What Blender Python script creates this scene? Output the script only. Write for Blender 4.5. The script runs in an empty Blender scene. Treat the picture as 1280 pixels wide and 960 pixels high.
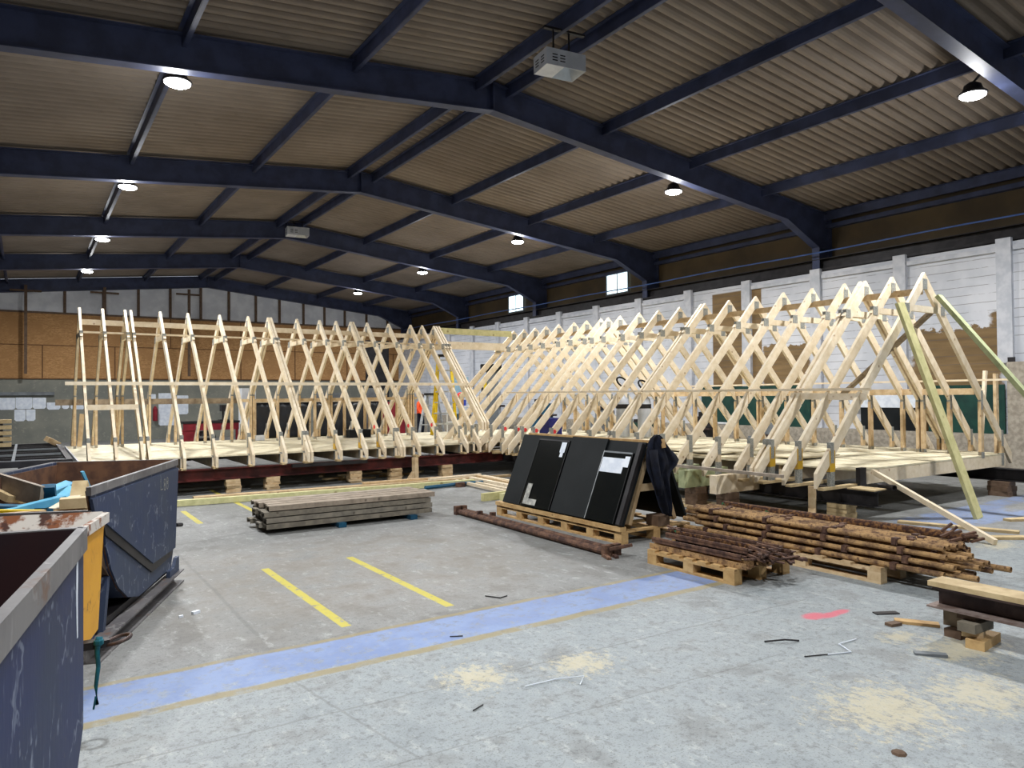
import bpy, bmesh, math, random
from mathutils import Vector, Matrix
random.seed(7)
S = bpy.context.scene
COL = S.collection

# ------------------------------------------------------------------ helpers
def lin(r, g, b):
    f = lambda c: (c / 255 / 12.92) if c / 255 <= 0.04045 else ((c / 255 + 0.055) / 1.055) ** 2.4
    return (f(r), f(g), f(b), 1)

def link(o, parent=None):
    COL.objects.link(o)
    if parent is not None: o.parent = parent
    return o

def tag(o, label=None, cat=None, group=None, kind=None):
    if label: o['label'] = label
    if cat: o['category'] = cat
    if group: o['group'] = group
    if kind: o['kind'] = kind
    return o

def empty(name, loc=(0, 0, 0), rz=0, label=None, cat=None, group=None):
    o = bpy.data.objects.new(name, None)
    o.empty_display_size = .1
    o.location = loc; o.rotation_euler = (0, 0, rz)
    link(o); return tag(o, label, cat, group)

def mesh(name, bm, m):
    bmesh.ops.recalc_face_normals(bm, faces=bm.faces)
    d = bpy.data.meshes.new(name); bm.to_mesh(d); bm.free()
    d.materials.append(m); return d

def obj(name, bm, m, parent=None, label=None, cat=None, group=None, kind=None, smooth=False, loc=None, rz=0):
    d = bm if isinstance(bm, bpy.types.Mesh) else mesh(name, bm, m)
    if smooth:
        for p in d.polygons: p.use_smooth = True
    o = bpy.data.objects.new(name, d); link(o, parent)
    if loc: o.location = loc
    if rz: o.rotation_euler = (0, 0, rz)
    return tag(o, label, cat, group, kind)

def B(): return bmesh.new()

def box(bm, x0, x1, y0, y1, z0, z1):
    v = [bm.verts.new(p) for p in [(x0,y0,z0),(x1,y0,z0),(x1,y1,z0),(x0,y1,z0),(x0,y0,z1),(x1,y0,z1),(x1,y1,z1),(x0,y1,z1)]]
    for f in [(0,3,2,1),(4,5,6,7),(0,1,5,4),(1,2,6,5),(2,3,7,6),(3,0,4,7)]:
        bm.faces.new([v[i] for i in f])
    return bm

def hexa(bm, P):
    v = [bm.verts.new(p) for p in P]
    for f in [(0,3,2,1),(4,5,6,7),(0,1,5,4),(1,2,6,5),(2,3,7,6),(3,0,4,7)]:
        bm.faces.new([v[i] for i in f])
    return bm

def bar(bm, a, b, w, h, side=None):
    """square bar from a to b; w along 'side', h along the third axis"""
    a = Vector(a); b = Vector(b); d = (b - a).normalized()
    if side is None:
        side = Vector((0, 0, 1)).cross(d)
        if side.length < 1e-3: side = Vector((1, 0, 0))
    s = Vector(side); s = (s - d * s.dot(d)).normalized(); u = d.cross(s)
    P = []
    for q in (a, b):
        for i, j in ((-1,-1),(1,-1),(1,1),(-1,1)):
            P.append(q + s * (w / 2 * i) + u * (h / 2 * j))
    return hexa(bm, P)

def prism(bm, poly, fn, t0, t1):
    """poly: 2-D outline, fn(u,v,t)->point"""
    a = [bm.verts.new(fn(u, v, t0)) for u, v in poly]
    b = [bm.verts.new(fn(u, v, t1)) for u, v in poly]
    n = len(poly)
    bm.faces.new(a); bm.faces.new(b[::-1])
    for i in range(n): bm.faces.new([a[i], a[(i+1) % n], b[(i+1) % n], b[i]])
    return bm

def tube(bm, pts, r, n=8, closed=False, hollow=False):
    pts = [Vector(p) for p in pts]; rings = []
    L = len(pts)
    for i, p in enumerate(pts):
        if closed: d = pts[(i+1) % L] - pts[i-1]
        else: d = pts[min(i+1, L-1)] - pts[max(i-1, 0)]
        d.normalize()
        s = d.cross(Vector((0, 0, 1)))
        if s.length < 1e-2: s = d.cross(Vector((1, 0, 0)))
        s.normalize(); u = s.cross(d)
        rr = r[i] if isinstance(r, (list, tuple)) else r
        rings.append([bm.verts.new(p + (s * math.cos(2*math.pi*k/n) + u * math.sin(2*math.pi*k/n)) * rr) for k in range(n)])
    for i in range(L if closed else L - 1):
        A, C = rings[i], rings[(i+1) % L]
        for k in range(n): bm.faces.new([A[k], A[(k+1) % n], C[(k+1) % n], C[k]])
    if not closed:
        if hollow:
            for ring, p, q in ((rings[0], pts[0], pts[1]), (rings[-1], pts[-1], pts[-2])):
                dd = (q - p).normalized() * .05
                inn = [bm.verts.new(p + (v.co - p) * .8) for v in ring]
                deep = [bm.verts.new(p + (v.co - p) * .8 + dd) for v in ring]
                for k in range(n):
                    j = (k+1) % n
                    bm.faces.new([ring[k], ring[j], inn[j], inn[k]])
                    bm.faces.new([inn[k], inn[j], deep[j], deep[k]])
                bm.faces.new(deep)
        else:
            bm.faces.new(rings[0][::-1]); bm.faces.new(rings[-1])
    return bm

def lathe(bm, prof, c=(0, 0, 0), n=20):
    rings = []
    for r, z in prof:
        rings.append([bm.verts.new((c[0] + r*math.cos(2*math.pi*k/n), c[1] + r*math.sin(2*math.pi*k/n), c[2] + z)) for k in range(n)])
    for A, C in zip(rings, rings[1:]):
        for k in range(n): bm.faces.new([A[k], A[(k+1) % n], C[(k+1) % n], C[k]])
    bm.faces.new(rings[0][::-1]); bm.faces.new(rings[-1])
    return bm

def ibeam(bm, a, b, h, w, tf=.015, tw=.01):
    """I section along a->b (centreline), height h along local up"""
    a = Vector(a); b = Vector(b); d = (b-a).normalized()
    s = d.cross(Vector((0, 0, 1)))
    if s.length < 1e-3: s = Vector((0, 1, 0))
    s.normalize(); u = s.cross(d)
    for off, ww, hh in ((h/2 - tf/2, w, tf), (-h/2 + tf/2, w, tf)):
        P = []
        for q in (a, b):
            for i, j in ((-1,-1),(1,-1),(1,1),(-1,1)): P.append(q + s*(ww/2*i) + u*(off + hh/2*j))
        hexa(bm, P)
    P = []
    for q in (a, b):
        for i, j in ((-1,-1),(1,-1),(1,1),(-1,1)): P.append(q + s*(tw/2*i) + u*((h/2 - tf)*j))
    hexa(bm, P)
    return bm

# ------------------------------------------------------------------ materials
class NT:
    def __init__(s, name, rough=.7, metal=0, spec=.3):
        s.m = bpy.data.materials.new(name); s.m.use_nodes = True
        s.t = s.m.node_tree; s.n = s.t.nodes; s.bsdf = s.n['Principled BSDF']
        s.bsdf.inputs['Roughness'].default_value = rough
        s.bsdf.inputs['Metallic'].default_value = metal
        s.bsdf.inputs['Specular IOR Level'].default_value = spec
        s._tc = None
    def L(s, a, b): s.t.links.new(a, b)
    def co(s, scale=None, world=False):
        if world:
            g = s.n.new('ShaderNodeNewGeometry').outputs['Position']
        else:
            g = s.n.new('ShaderNodeTexCoord').outputs['Object']
        if scale:
            mp = s.n.new('ShaderNodeMapping'); s.L(g, mp.inputs[0]); mp.inputs['Scale'].default_value = scale
            g = mp.outputs[0]
        return g
    def noise(s, scale, detail=3, rough=.55, co=None, dist=0):
        x = s.n.new('ShaderNodeTexNoise'); x.inputs['Scale'].default_value = scale
        x.inputs['Detail'].default_value = detail; x.inputs['Roughness'].default_value = rough
        x.inputs['Distortion'].default_value = dist
        s.L(co if co is not None else s.co(), x.inputs['Vector']); return x.outputs['Fac']
    def voro(s, scale, co=None, feat='F1', out='Distance'):
        x = s.n.new('ShaderNodeTexVoronoi'); x.inputs['Scale'].default_value = scale; x.feature = feat
        s.L(co if co is not None else s.co(), x.inputs['Vector']); return x.outputs[out]
    def math(s, op, a, b=0.0, c=None, clamp=False):
        x = s.n.new('ShaderNodeMath'); x.operation = op; x.use_clamp = clamp
        for i, v in enumerate((a, b) if c is None else (a, b, c)):
            if isinstance(v, (int, float)): x.inputs[i].default_value = v
            else: s.L(v, x.inputs[i])
        return x.outputs[0]
    def ramp(s, fac, lo, hi):
        x = s.n.new('ShaderNodeMapRange'); x.interpolation_type = 'SMOOTHSTEP'
        s.L(fac, x.inputs['Value']); x.inputs['From Min'].default_value = lo; x.inputs['From Max'].default_value = hi
        return x.outputs['Result']
    def mix(s, fac, a, b):
        x = s.n.new('ShaderNodeMix'); x.data_type = 'RGBA'
        if isinstance(fac, (int, float)): x.inputs[0].default_value = fac
        else: s.L(fac, x.inputs[0])
        for i, v in ((6, a), (7, b)):
            if isinstance(v, tuple): x.inputs[i].default_value = v
            else: s.L(v, x.inputs[i])
        return x.outputs[2]
    def sep(s, co):
        x = s.n.new('ShaderNodeSeparateXYZ'); s.L(co, x.inputs[0]); return x.outputs
    def out(s, col, bump=None, bs=.3, bd=.01, rough=None):
        if isinstance(col, tuple): s.bsdf.inputs['Base Color'].default_value = col
        else: s.L(col, s.bsdf.inputs['Base Color'])
        if bump is not None:
            b = s.n.new('ShaderNodeBump'); b.inputs['Strength'].default_value = bs; b.inputs['Distance'].default_value = bd
            s.L(bump, b.inputs['Height']); s.L(b.outputs[0], s.bsdf.inputs['Normal'])
        if rough is not None: s.L(rough, s.bsdf.inputs['Roughness'])
        return s.m

def simple(name, c1, c2=None, scale=6, rough=.7, metal=0, bump=0, lo=.35, hi=.65, spec=.3, world=False):
    t = NT(name, rough, metal, spec)
    co = t.co(world=world)
    n = t.noise(scale, 4, co=co)
    c2 = c2 or c1
    return t.out(t.mix(t.ramp(n, lo, hi), c1, c2), n if bump else None, bump, .01)

def wood(name, c, dark, knot, grain=(1, 1, 1), kscale=5.0):
    t = NT(name, .65)
    oi = t.n.new('ShaderNodeObjectInfo')
    vm = t.n.new('ShaderNodeVectorMath'); vm.operation = 'MULTIPLY_ADD'
    t.L(oi.outputs['Random'], vm.inputs[0]); vm.inputs[1].default_value = (37, 51, 23); t.L(t.co(grain), vm.inputs[2])
    co = vm.outputs[0]
    n = t.noise(9, 5, .6, co)
    k = t.voro(kscale, co)
    kn = t.math('SUBTRACT', 1, t.ramp(k, .05, .13))
    col = t.mix(t.ramp(n, .3, .72), c, dark)
    tint = t.mix(oi.outputs['Random'], (1, 1, 1, 1), (.88, .84, .78, 1))
    x = t.n.new('ShaderNodeMix'); x.data_type = 'RGBA'; x.blend_type = 'MULTIPLY'; x.inputs[0].default_value = 1
    t.L(col, x.inputs[6]); t.L(tint, x.inputs[7])
    col = t.mix(t.math('MULTIPLY', kn, .7), x.outputs[2], knot)
    return t.out(col, n, .12, .004)

M = {}
M['pine'] = wood('pale_pine', lin(236,224,202), lin(220,204,174), lin(140,104,68))
M['pine2'] = wood('warm_pine', lin(214,192,156), lin(186,158,120), lin(120,80,48))
M['pineg'] = wood('treated_pine', lin(214,210,160), lin(190,188,136), lin(120,100,56), kscale=3.2)
M['pinegr'] = wood('grey_green_timber', lin(178,186,146), lin(150,160,124), lin(100,96,66))
M['pineold'] = wood('weathered_timber', lin(150,136,116), lin(112,98,82), lin(70,56,44))
M['pallet'] = wood('pallet_timber', lin(206,174,124), lin(172,138,92), lin(100,66,38))
M['ply'] = wood('plywood', lin(206,186,146), lin(178,156,118), lin(130,102,70), kscale=2)
M['deck'] = wood('deck_board', lin(220,212,186), lin(188,178,148), lin(140,112,80), grain=(.6, .6, .6), kscale=1.6)
M['studdk'] = wood('dark_brown_timber', lin(112,92,76), lin(88,70,56), lin(50,38,30))
M['greywood'] = wood('grey_scaffold_board', lin(138,132,120), lin(104,100,92), lin(66,60,52))
M['greytop'] = wood('dusty_board', lin(164,152,138), lin(130,120,108), lin(80,70,60))
M['navy'] = simple('navy_painted_steel', lin(62,70,100), lin(50,56,80), 3, .5, bump=.05, spec=.35)
M['plate'] = simple('galvanised_plate', lin(160,160,152), lin(124,126,122), 60, .5, .15, .4)
M['plateyel'] = simple('yellow_sprayed_timber', lin(206,164,40), lin(186,150,70), 10, .7)
M['red'] = simple('red_spray', lin(226,54,58), lin(206,60,66), 20, .7)
M['redox'] = simple('red_oxide_steel', lin(96,40,36), lin(58,26,26), 4, .6, .1, .1)
M['darkst'] = simple('dark_steel', lin(44,42,44), lin(30,28,30), 5, .5, .2, .1)
M['beamst'] = simple('mill_steel', lin(78,64,60), lin(48,38,38), 6, .5, .4, .2)
M['flange'] = simple('worn_flange_steel', lin(150,136,130), lin(112,94,86), 9, .5, .4, .2)
M['black'] = simple('black_panel', lin(26,30,32), lin(20,24,26), 2, .6, spec=.15)
M['glass'] = simple('black_glazing', lin(18,20,20), lin(22,24,23), 2, .12, spec=.35)
M['plastic'] = simple('black_sheet', lin(16,18,22), lin(26,30,38), 3, .35, bump=.8, spec=.5)
M['coat'] = simple('dark_cloth', lin(20,26,42), lin(14,16,26), 9, .95, bump=.3)
M['white'] = simple('white_paper', lin(226,232,240), lin(206,214,226), 8, .6)
M['film'] = simple('loose_film', lin(190,190,182), lin(130,130,126), 12, .3)
M['teal'] = simple('teal_strap', lin(20,96,110), lin(14,70,86), 30, .8)
M['bluew'] = simple('blue_painted_wood', lin(104,178,208), lin(80,150,186), 6, .6)
M['blued'] = simple('dark_blue_paint', lin(24,84,112), lin(18,64,90), 6, .6)
M['yel'] = simple('yellow_fibreglass', lin(226,196,30), lin(206,174,20), 6, .5)
M['alu'] = simple('bright_aluminium', lin(200,204,206), lin(170,174,178), 9, .35, .6)
M['cabred'] = simple('red_cabinet', lin(140,36,48), lin(120,28,40), 4, .5)
M['green'] = simple('dark_green_board', lin(26,66,58), lin(20,54,50), 4, .5)
M['heater'] = simple('grey_enamel', lin(176,180,188), lin(160,164,172), 4, .4)
M['heatin'] = simple('bright_reflector', lin(196,202,206), lin(180,184,188), 4, .3, .5)
M['orange'] = simple('orange_cloth', lin(250,96,50), lin(236,80,40), 9, .8)
M['skin'] = simple('skin', lin(200,150,120), lin(190,138,108), 9, .6)
M['greyp'] = simple('grey_paint', lin(120,126,130), lin(100,104,108), 4, .5)
M['tyre'] = simple('black_rubber', lin(24,24,24), lin(18,18,18), 9, .8)
M['pinkw'] = simple('white_plastic', lin(220,222,224), lin(204,206,210), 5, .5)
M['concrete'] = simple('rough_concrete', lin(168,160,146), lin(138,130,118), 14, .9, bump=.6, lo=.3, hi=.7)
M['sky'] = None

t = NT('rust', .85)
n1 = t.noise(9, 6, .65); n2 = t.noise(38, 3)
c = t.mix(t.ramp(n1, .32, .62), lin(92,68,52), lin(172,138,94))
c = t.mix(t.ramp(n2, .5, .75), c, lin(74,50,42)); M['rust'] = t.out(c, n2, .5, .004)
t = NT('rust_dark', .85)
n1 = t.noise(12, 6, .65)
M['rustd'] = t.out(t.mix(t.ramp(n1, .35, .7), lin(64,46,42), lin(118,88,70)), n1, .5, .004)
t = NT('rust_mesh_green', .85)
n1 = t.noise(5, 5, .6); n2 = t.noise(30, 3)
c = t.mix(t.ramp(n2, .4, .7), lin(60,38,32), lin(134,96,58))
M['rustg'] = t.out(t.mix(t.ramp(n1, .64, .68), c, lin(50,120,84)), n2, .6, .004)

def skip_mat(name, a, b, scr, rust, rlo=.6):
    t = NT(name, .55, .0, .25)
    n = t.noise(2.2, 5, .6); f = t.noise(26, 4, .6, t.co((1, 1, .25))); r = t.noise(3.4, 6, .7)
    c = t.mix(t.ramp(n, .35, .65), a, b)
    # fine drip and scratch wear
    w = t.n.new('ShaderNodeTexWave'); w.inputs['Scale'].default_value = 1.3; w.inputs['Distortion'].default_value = 14
    w.inputs['Detail'].default_value = 4; w.inputs['Detail Scale'].default_value = 2.2; t.L(t.co((1, 1, 1)), w.inputs['Vector'])
    sc = t.math('MULTIPLY', t.ramp(w.outputs['Fac'], .965, 1.0), t.ramp(f, .45, .6))
    c = t.mix(t.math('MULTIPLY', sc, .4), c, scr)
    c = t.mix(t.math('MULTIPLY', t.ramp(f, .62, .8), .4), c, scr)
    c = t.mix(t.ramp(r, rlo, rlo + .1), c, rust)
    return t.out(c, f, .25, .004)
M['skipblue'] = skip_mat('worn_blue_paint', lin(20,33,74), lin(28,40,68), lin(150,160,176), lin(92,80,74), .66)
M['skipgrey'] = skip_mat('worn_blue_grey_paint', lin(44,56,84), lin(52,62,82), lin(150,156,168), lin(78,74,76), .7)
M['skipyel'] = skip_mat('worn_yellow_paint', lin(206,150,44), lin(190,134,36), lin(120,84,40), lin(92,58,34), .6)
M['skiprim'] = skip_mat('worn_rim_steel', lin(112,110,110), lin(86,84,86), lin(170,168,166), lin(104,82,70), .6)
M['skipin'] = simple('rusty_skip_inside', lin(74,52,42), lin(104,74,54), 7, .85, bump=.3)
M['skipin2'] = simple('dark_skip_inside', lin(52,30,32), lin(30,34,42), 1.4, .7, bump=.1)
t = NT('rust_white_patch', .8)
n1 = t.noise(4, 6, .65)
c = t.mix(t.ramp(n1, .42, .5), lin(120,72,44), lin(186,180,172))
M['rustwhite'] = t.out(t.mix(t.ramp(t.noise(9, 5), .58, .66), c, lin(70,44,36)), n1, .3, .004)

# osb
t = NT('osb_board', .8)
co = t.co((1, 1, 2.4), world=True)
v = t.voro(16, co, out='Color'); sv = t.sep(v)
c = t.mix(sv[0], lin(190,146,98), lin(156,116,72)); c = t.mix(t.ramp(t.noise(2, 3), .4, .7), c, lin(166,124,80))
pz = t.sep(t.co(world=True))
M['osb'] = t.out(c)
# block wall at the end
t = NT('grey_block_wall', .9)
P = t.co(world=True)
c = t.mix(t.ramp(t.noise(.9, 4, .6, P), .3, .7), lin(134,134,124), lin(114,116,110))
c = t.mix(t.ramp(t.noise(9, 4, .6, P), .55, .8), c, lin(150,148,136))
M['block'] = t.out(c)
M['gable'] = simple('white_lining_panel', lin(226,228,232), lin(206,208,214), 2, .6, world=True)

# white painted boards with brown unpainted areas (right wall)
t = NT('white_painted_boards', .75)
P = t.co(world=True); s_ = t.sep(P)
rag = t.noise(5, 5, .6, P)
bn = t.noise(1.2, 4, .6, P)
white = t.mix(t.ramp(bn, .3, .7), lin(206,208,214), lin(184,188,196))
brown = t.mix(t.ramp(t.noise(3, 5, .6, t.co((1, .25, 2), world=True)), .3, .7), lin(132,108,74), lin(104,84,56))
def band(ax, lo, hi, soft=.05):
    a = t.ramp(ax, lo - soft, lo + soft); b = t.math('SUBTRACT', 1, t.ramp(ax, hi - soft, hi + soft))
    return t.math('MULTIPLY', a, b)
yj = t.math('ADD', s_[1], t.math('MULTIPLY_ADD', rag, .35, -.17)); zj = t.math('ADD', s_[2], t.math('MULTIPLY_ADD', rag, .5, -.25))
m1 = t.math('MULTIPLY', band(yj, 6.28, 7.98), band(zj, 0, 2.92, .015))
m1b = t.math('MULTIPLY', band(yj, 6.28, 6.5), band(zj, 0, 3.2, .015))
m2 = t.math('MULTIPLY', band(yj, 10.4, 11.7), band(zj, 0, 2.85, .015))
m3 = t.math('MULTIPLY', band(s_[1], 11.72, 13.3, .02), band(s_[2], 0, 4.35, .02))
mm = t.math('MAXIMUM', t.math('MAXIMUM', m1, m1b), t.math('MAXIMUM', m2, m3))
c = t.mix(mm, white, brown)
# board joints: thin dark gaps, broken up
fr = t.math('FRACT', t.math('MULTIPLY', t.math('ADD', s_[2], t.math('MULTIPLY', bn, .02)), 1 / .17))
j = t.math('MULTIPLY', t.math('LESS_THAN', fr, .07), t.ramp(t.noise(1.7, 4, .7, t.co((1, 1, 6), world=True)), .42, .5))
c = t.mix(t.math('MULTIPLY', j, .65), c, lin(88,84,82))
M['whiteb'] = t.out(c)
M['whitep'] = simple('white_painted_post', lin(196,198,204), lin(176,180,188), 5, .6, world=True)
# upper wall cladding
t = NT('brown_cladding', .7)
P = t.co(world=True); s_ = t.sep(P)
c = t.mix(t.ramp(t.noise(.8, 4, .6, P), .3, .7), lin(92,78,56), lin(70,60,46))
M['clad'] = t.out(c)
t = NT('roof_sheet', .75)
P = t.co(world=True)
c = t.mix(t.ramp(t.noise(.5, 4, .6, P), .3, .7), lin(144,132,120), lin(124,112,100))
c = t.mix(t.math('MULTIPLY', t.ramp(t.noise(7, 5, .7, t.co((.3, 1, 1), world=True)), .55, .75), .4), c, lin(98,84,72))
M['roof'] = t.out(c)

# floor
t = NT('concrete_floor', .6, 0, .3)
P = t.co(world=True); s_ = t.sep(P); X, Y = s_[0], s_[1]
big = t.noise(.55, 5, .6, P); mid = t.noise(2.6, 6, .65, P); fine = t.noise(22, 5, .7, P); grit = t.noise(90, 3, .7, P)
c = t.mix(t.ramp(big, .35, .65), lin(120,121,119), lin(136,137,136))
fg = t.math('SUBTRACT', 1, t.ramp(t.math('ADD', Y, t.math('MULTIPLY', X, .12)), 4.4, 5.2))
c = t.mix(fg, c, t.mix(t.ramp(mid, .35, .65), lin(136,143,146), lin(156,163,165)))
c = t.mix(t.math('MULTIPLY', t.ramp(mid, .48, .64), .5), c, lin(100,99,97))
c = t.mix(t.math('MULTIPLY', t.ramp(t.noise(7, 8, .75, t.co((1.6, .7, 1), world=True)), .53, .66), .5), c, lin(178,182,180))
c = t.mix(t.math('MULTIPLY', t.ramp(fine, .5, .64), .45), c, lin(88,89,90))
c = t.mix(t.math('MULTIPLY', t.ramp(grit, .56, .64), .55), c, lin(76,77,78))
# tan wear in the centre bay
c = t.mix(t.math('MULTIPLY', t.math('MULTIPLY', band(X, .9, 4.4, .9), band(Y, 5.2, 8.2, .8)), t.math('MULTIPLY', t.ramp(mid, .3, .6), .35)), c, lin(140,130,116))
# lane
Yw = t.math('ADD', Y, t.math('MULTIPLY_ADD', t.noise(3, 3, .6, P), .05, -.025))
wear = t.ramp(t.noise(9, 8, .8, P), .6, .5)
wear2 = t.ramp(t.noise(1.4, 4, .6, P), .5, .6)
lane = t.math('MULTIPLY', band(Yw, 4.33, 4.80, .012), t.math('SUBTRACT', 1, t.ramp(X, 5.0, 5.6)))
lane2 = t.math('MULTIPLY', t.math('MULTIPLY', band(Yw, 4.25, 5.1, .04), t.ramp(X, 8.6, 9.6)), t.math('SUBTRACT', 1, wear2))
laneA = t.math('MULTIPLY', t.math('MAXIMUM', lane, t.math('MULTIPLY', lane2, .8)), t.math('MULTIPLY_ADD', wear, .55, .3))
c = t.mix(laneA, c, t.mix(t.ramp(mid, .4, .6), lin(112,132,176), lin(126,146,186)))
ed = t.math('MAXIMUM', band(Yw, 4.24, 4.32, .012), t.math('MULTIPLY', band(Yw, 4.81, 4.86, .01), .9))
ed = t.math('MULTIPLY', t.math('MULTIPLY', ed, t.math('SUBTRACT', 1, t.ramp(X, 5.2, 5.4))), t.ramp(t.noise(5, 6, .7, P), .3, .52))
c = t.mix(t.math('MULTIPLY', ed, .8), c, lin(142,130,94))
# yellow lines
yl = t.math('MULTIPLY', band(X, 1.89, 1.965, .006), t.math('MAXIMUM', band(Y, 5.04, 7.2, .01), band(Y, 10.3, 11.6, .01)))
yl2 = t.math('MULTIPLY', band(X, 2.745, 2.82, .006), t.math('MAXIMUM', band(Y, 5.05, 7.2, .01), band(Y, 10.9, 14, .01)))
yl = t.math('MULTIPLY', t.math('MAXIMUM', yl, yl2), t.ramp(t.noise(14, 5, .7, P), .34, .46))
c = t.mix(t.math('MULTIPLY', yl, .9), c, lin(186,174,66))
# slab joints and cracks
def line(x0, y0, x1, y1, w):
    dx, dy = x1 - x0, y1 - y0; L_ = math.hypot(dx, dy); nx, ny = -dy / L_, dx / L_
    d = t.math('ADD', t.math('MULTIPLY', X, nx), t.math('MULTIPLY', Y, ny)); d = t.math('SUBTRACT', d, x0*nx + y0*ny)
    d = t.math('ABSOLUTE', t.math('ADD', d, t.math('MULTIPLY_ADD', mid, .06, -.03)))
    a = t.math('ADD', t.math('MULTIPLY', X, dx / L_), t.math('MULTIPLY', Y, dy / L_)); a = t.math('SUBTRACT', a, x0*dx/L_ + y0*dy/L_)
    return t.math('MULTIPLY', t.math('SUBTRACT', 1, t.ramp(d, w*.4, w)), t.math('MULTIPLY', t.math('GREATER_THAN', a, 0), t.math('LESS_THAN', a, L_)))
cr = line(1.35, 5.2, 1.35, 9.2, .022)
for q in ((1.3, 8.9, 2.4, 9.3, .05), (0.3, 3.75, 5.2, 3.55, .012), (1.5, 3.0, 1.3, 4.25, .012), (1.2, 9.0, 9, 8.7, .02), (-2, 3.2, 4, 2.9, .008)):
    cr = t.math('MAXIMUM', cr, line(*q))
c = t.mix(t.math('MULTIPLY', cr, .35), c, lin(92,92,90))
# sawdust and spray
def blob(x, y, r, r2=None):
    dx = t.math('MULTIPLY', t.math('SUBTRACT', X, x), 1 / r); dy = t.math('MULTIPLY', t.math('SUBTRACT', Y, y), 1 / (r2 or r))
    return t.math('SUBTRACT', 1, t.math('SQRT', t.math('ADD', t.math('MULTIPLY', dx, dx), t.math('MULTIPLY', dy, dy))), clamp=True)
sd = blob(3.75, 2.1, .75, .6)
for q in ((5.0, 2.3, .7, .45), (4.35, 1.9, .7, .5), (2.85, 3.5, .45, .35), (4.9, 2.65, .35, .2), (8.7, 3.6, .6, .3), (2.2, 3.7, .4, .4)):
    sd = t.math('MAXIMUM', sd, blob(*q))
sm = t.ramp(t.math('ADD', t.math('MULTIPLY', sd, .26), t.noise(13, 9, .85, t.co((1.4, .8, 1), world=True))), .62, .72)
c = t.mix(t.math('MULTIPLY', sm, .75), c, lin(186,178,152))
pk = t.math('MAXIMUM', blob(4.86, 3.25, .16, .1), t.math('MAXIMUM', blob(5.1, 3.2, .16, .06), blob(4.97, 3.2, .16, .07)))
c = t.mix(t.math('MULTIPLY', t.ramp(t.math('ADD', pk, t.math('MULTIPLY', fine, .3)), .25, .7), .8), c, lin(206,92,110))
M['floor'] = t.out(c, fine, .15, .004, t.math('MULTIPLY_ADD', mid, .4, .35))

def emis(name, col, s):
    m = bpy.data.materials.new(name); m.use_nodes = True; n = m.node_tree.nodes
    b = n['Principled BSDF']; b.inputs['Base Color'].default_value = col
    b.inputs['Emission Color'].default_value = col; b.inputs['Emission Strength'].default_value = s
    return m
M['lamp'] = emis('lamp_lens', (1, 1, 1, 1), 30)
M['pane'] = emis('daylit_pane', lin(214,238,246), 1.6)

# ------------------------------------------------------------------ building
XR, XL, XH = 16.12, -3.12, 6.5
ZE, ZH = 5.97, 6.94
YB, YE = -7.0, 33.3
FR = [-1.25 - 5.75, -1.25, 4.5, 10.25, 16.0, 21.76, 27.52, 33.15]
slope = (ZH - ZE) / (XR - XH)
zr = lambda x: ZH - abs(x - XH) * slope

def st(name, bm, m, **k): return obj(name, bm, m, kind='structure', **k)
st('floor', box(B(), -14, XR + .4, YB, YE + .3, -.2, 0), M['floor'])
# corrugated roof, one sheet each side of the ridge
WV = [-1, -1, -.8, -.2, 1, 1, -.2, -.8]
def roof(name, xa, xb):
    bm = B(); P_ = .2; n = int((YE + .2 - YB) / P_ * 8)
    rows = []
    for x in (xa, xb):
        rows.append([bm.verts.new((x, YB + i * P_ / 8, zr(x) + .085 + .05 * WV[i % 8])) for i in range(n + 1)])
        rows.append([bm.verts.new((x, YB + i * P_ / 8, zr(x) + .10 + .05 * WV[i % 8])) for i in range(n + 1)])
    a, a2, b, b2 = rows
    for i in range(n):
        bm.faces.new([a[i], a[i+1], b[i+1], b[i]]); bm.faces.new([a2[i], b2[i], b2[i+1], a2[i+1]])
    st(name, bm, M['roof'])
roof('roof_left', XL - .3, XH); roof('roof_right', XH, XR + .3)
# portal frames
for k, y in enumerate(FR):
    bm = B(); H = .5; fw_, tf = .19, .02
    f = lambda u, v, t_: (u, y + t_, v)
    for sg in (-1, 1):
        xe = XH + sg * (XR - XH)
        xc = xe - sg * .5
        xh = xe - sg * 1.7
        # web with haunch
        prism(bm, [(XH, ZH - .03), (xe, ZE - .03), (xe, 0), (xc, 0), (xc, 5.12), (xh, zr(xh) - H), (XH, ZH - H)], f, -.008, .008)
        # flanges
        def fl(x0, z0, x1, z1):
            d = Vector((x1 - x0, 0, z1 - z0)).normalized(); up = Vector((-d.z, 0, d.x)) * .01
            P_ = []
            for q in ((x0, z0), (x1, z1)):
                for i, j_ in ((-1,-1),(1,-1),(1,1),(-1,1)): P_.append(Vector((q[0], y + i * fw_ / 2, q[1])) + up * j_)
            hexa(bm, P_)
        fl(XH, ZH - .03, xe, ZE - .03); fl(XH, ZH - H, xh, zr(xh) - H); fl(xh, zr(xh) - H, xc, 5.12)
        fl(xe, ZE, xe, 0); fl(xc, 5.12, xc, 0)
        box(bm, min(xc, xe), max(xc, xe), y - fw_/2, y + fw_/2, 5.1, 5.12)
        # purlin cleats
    box(bm, XH - .012, XH + .012, y - fw_/2, y + fw_/2, ZH - H, ZH - .03)
    st('beam_frame', bm, M['navy'])
# purlins (Z sections set on the frames, under the sheets)
for px in (XH - .3, XH + .3, XH - 2.45, XH + 2.45, XH - 4.8, XH + 4.8, XH - 7.1, XH + 7.1, XL + .15, XR - .15):
    bm = B(); z = zr(px) + .02
    box(bm, px - .006, px + .006, YB, YE, z - .2, z)
    box(bm, px - .06, px, YB, YE, z - .012, z); box(bm, px, px + .06, YB, YE, z - .2, z - .188)
    st('beam_purlin', bm, M['navy'])
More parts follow.
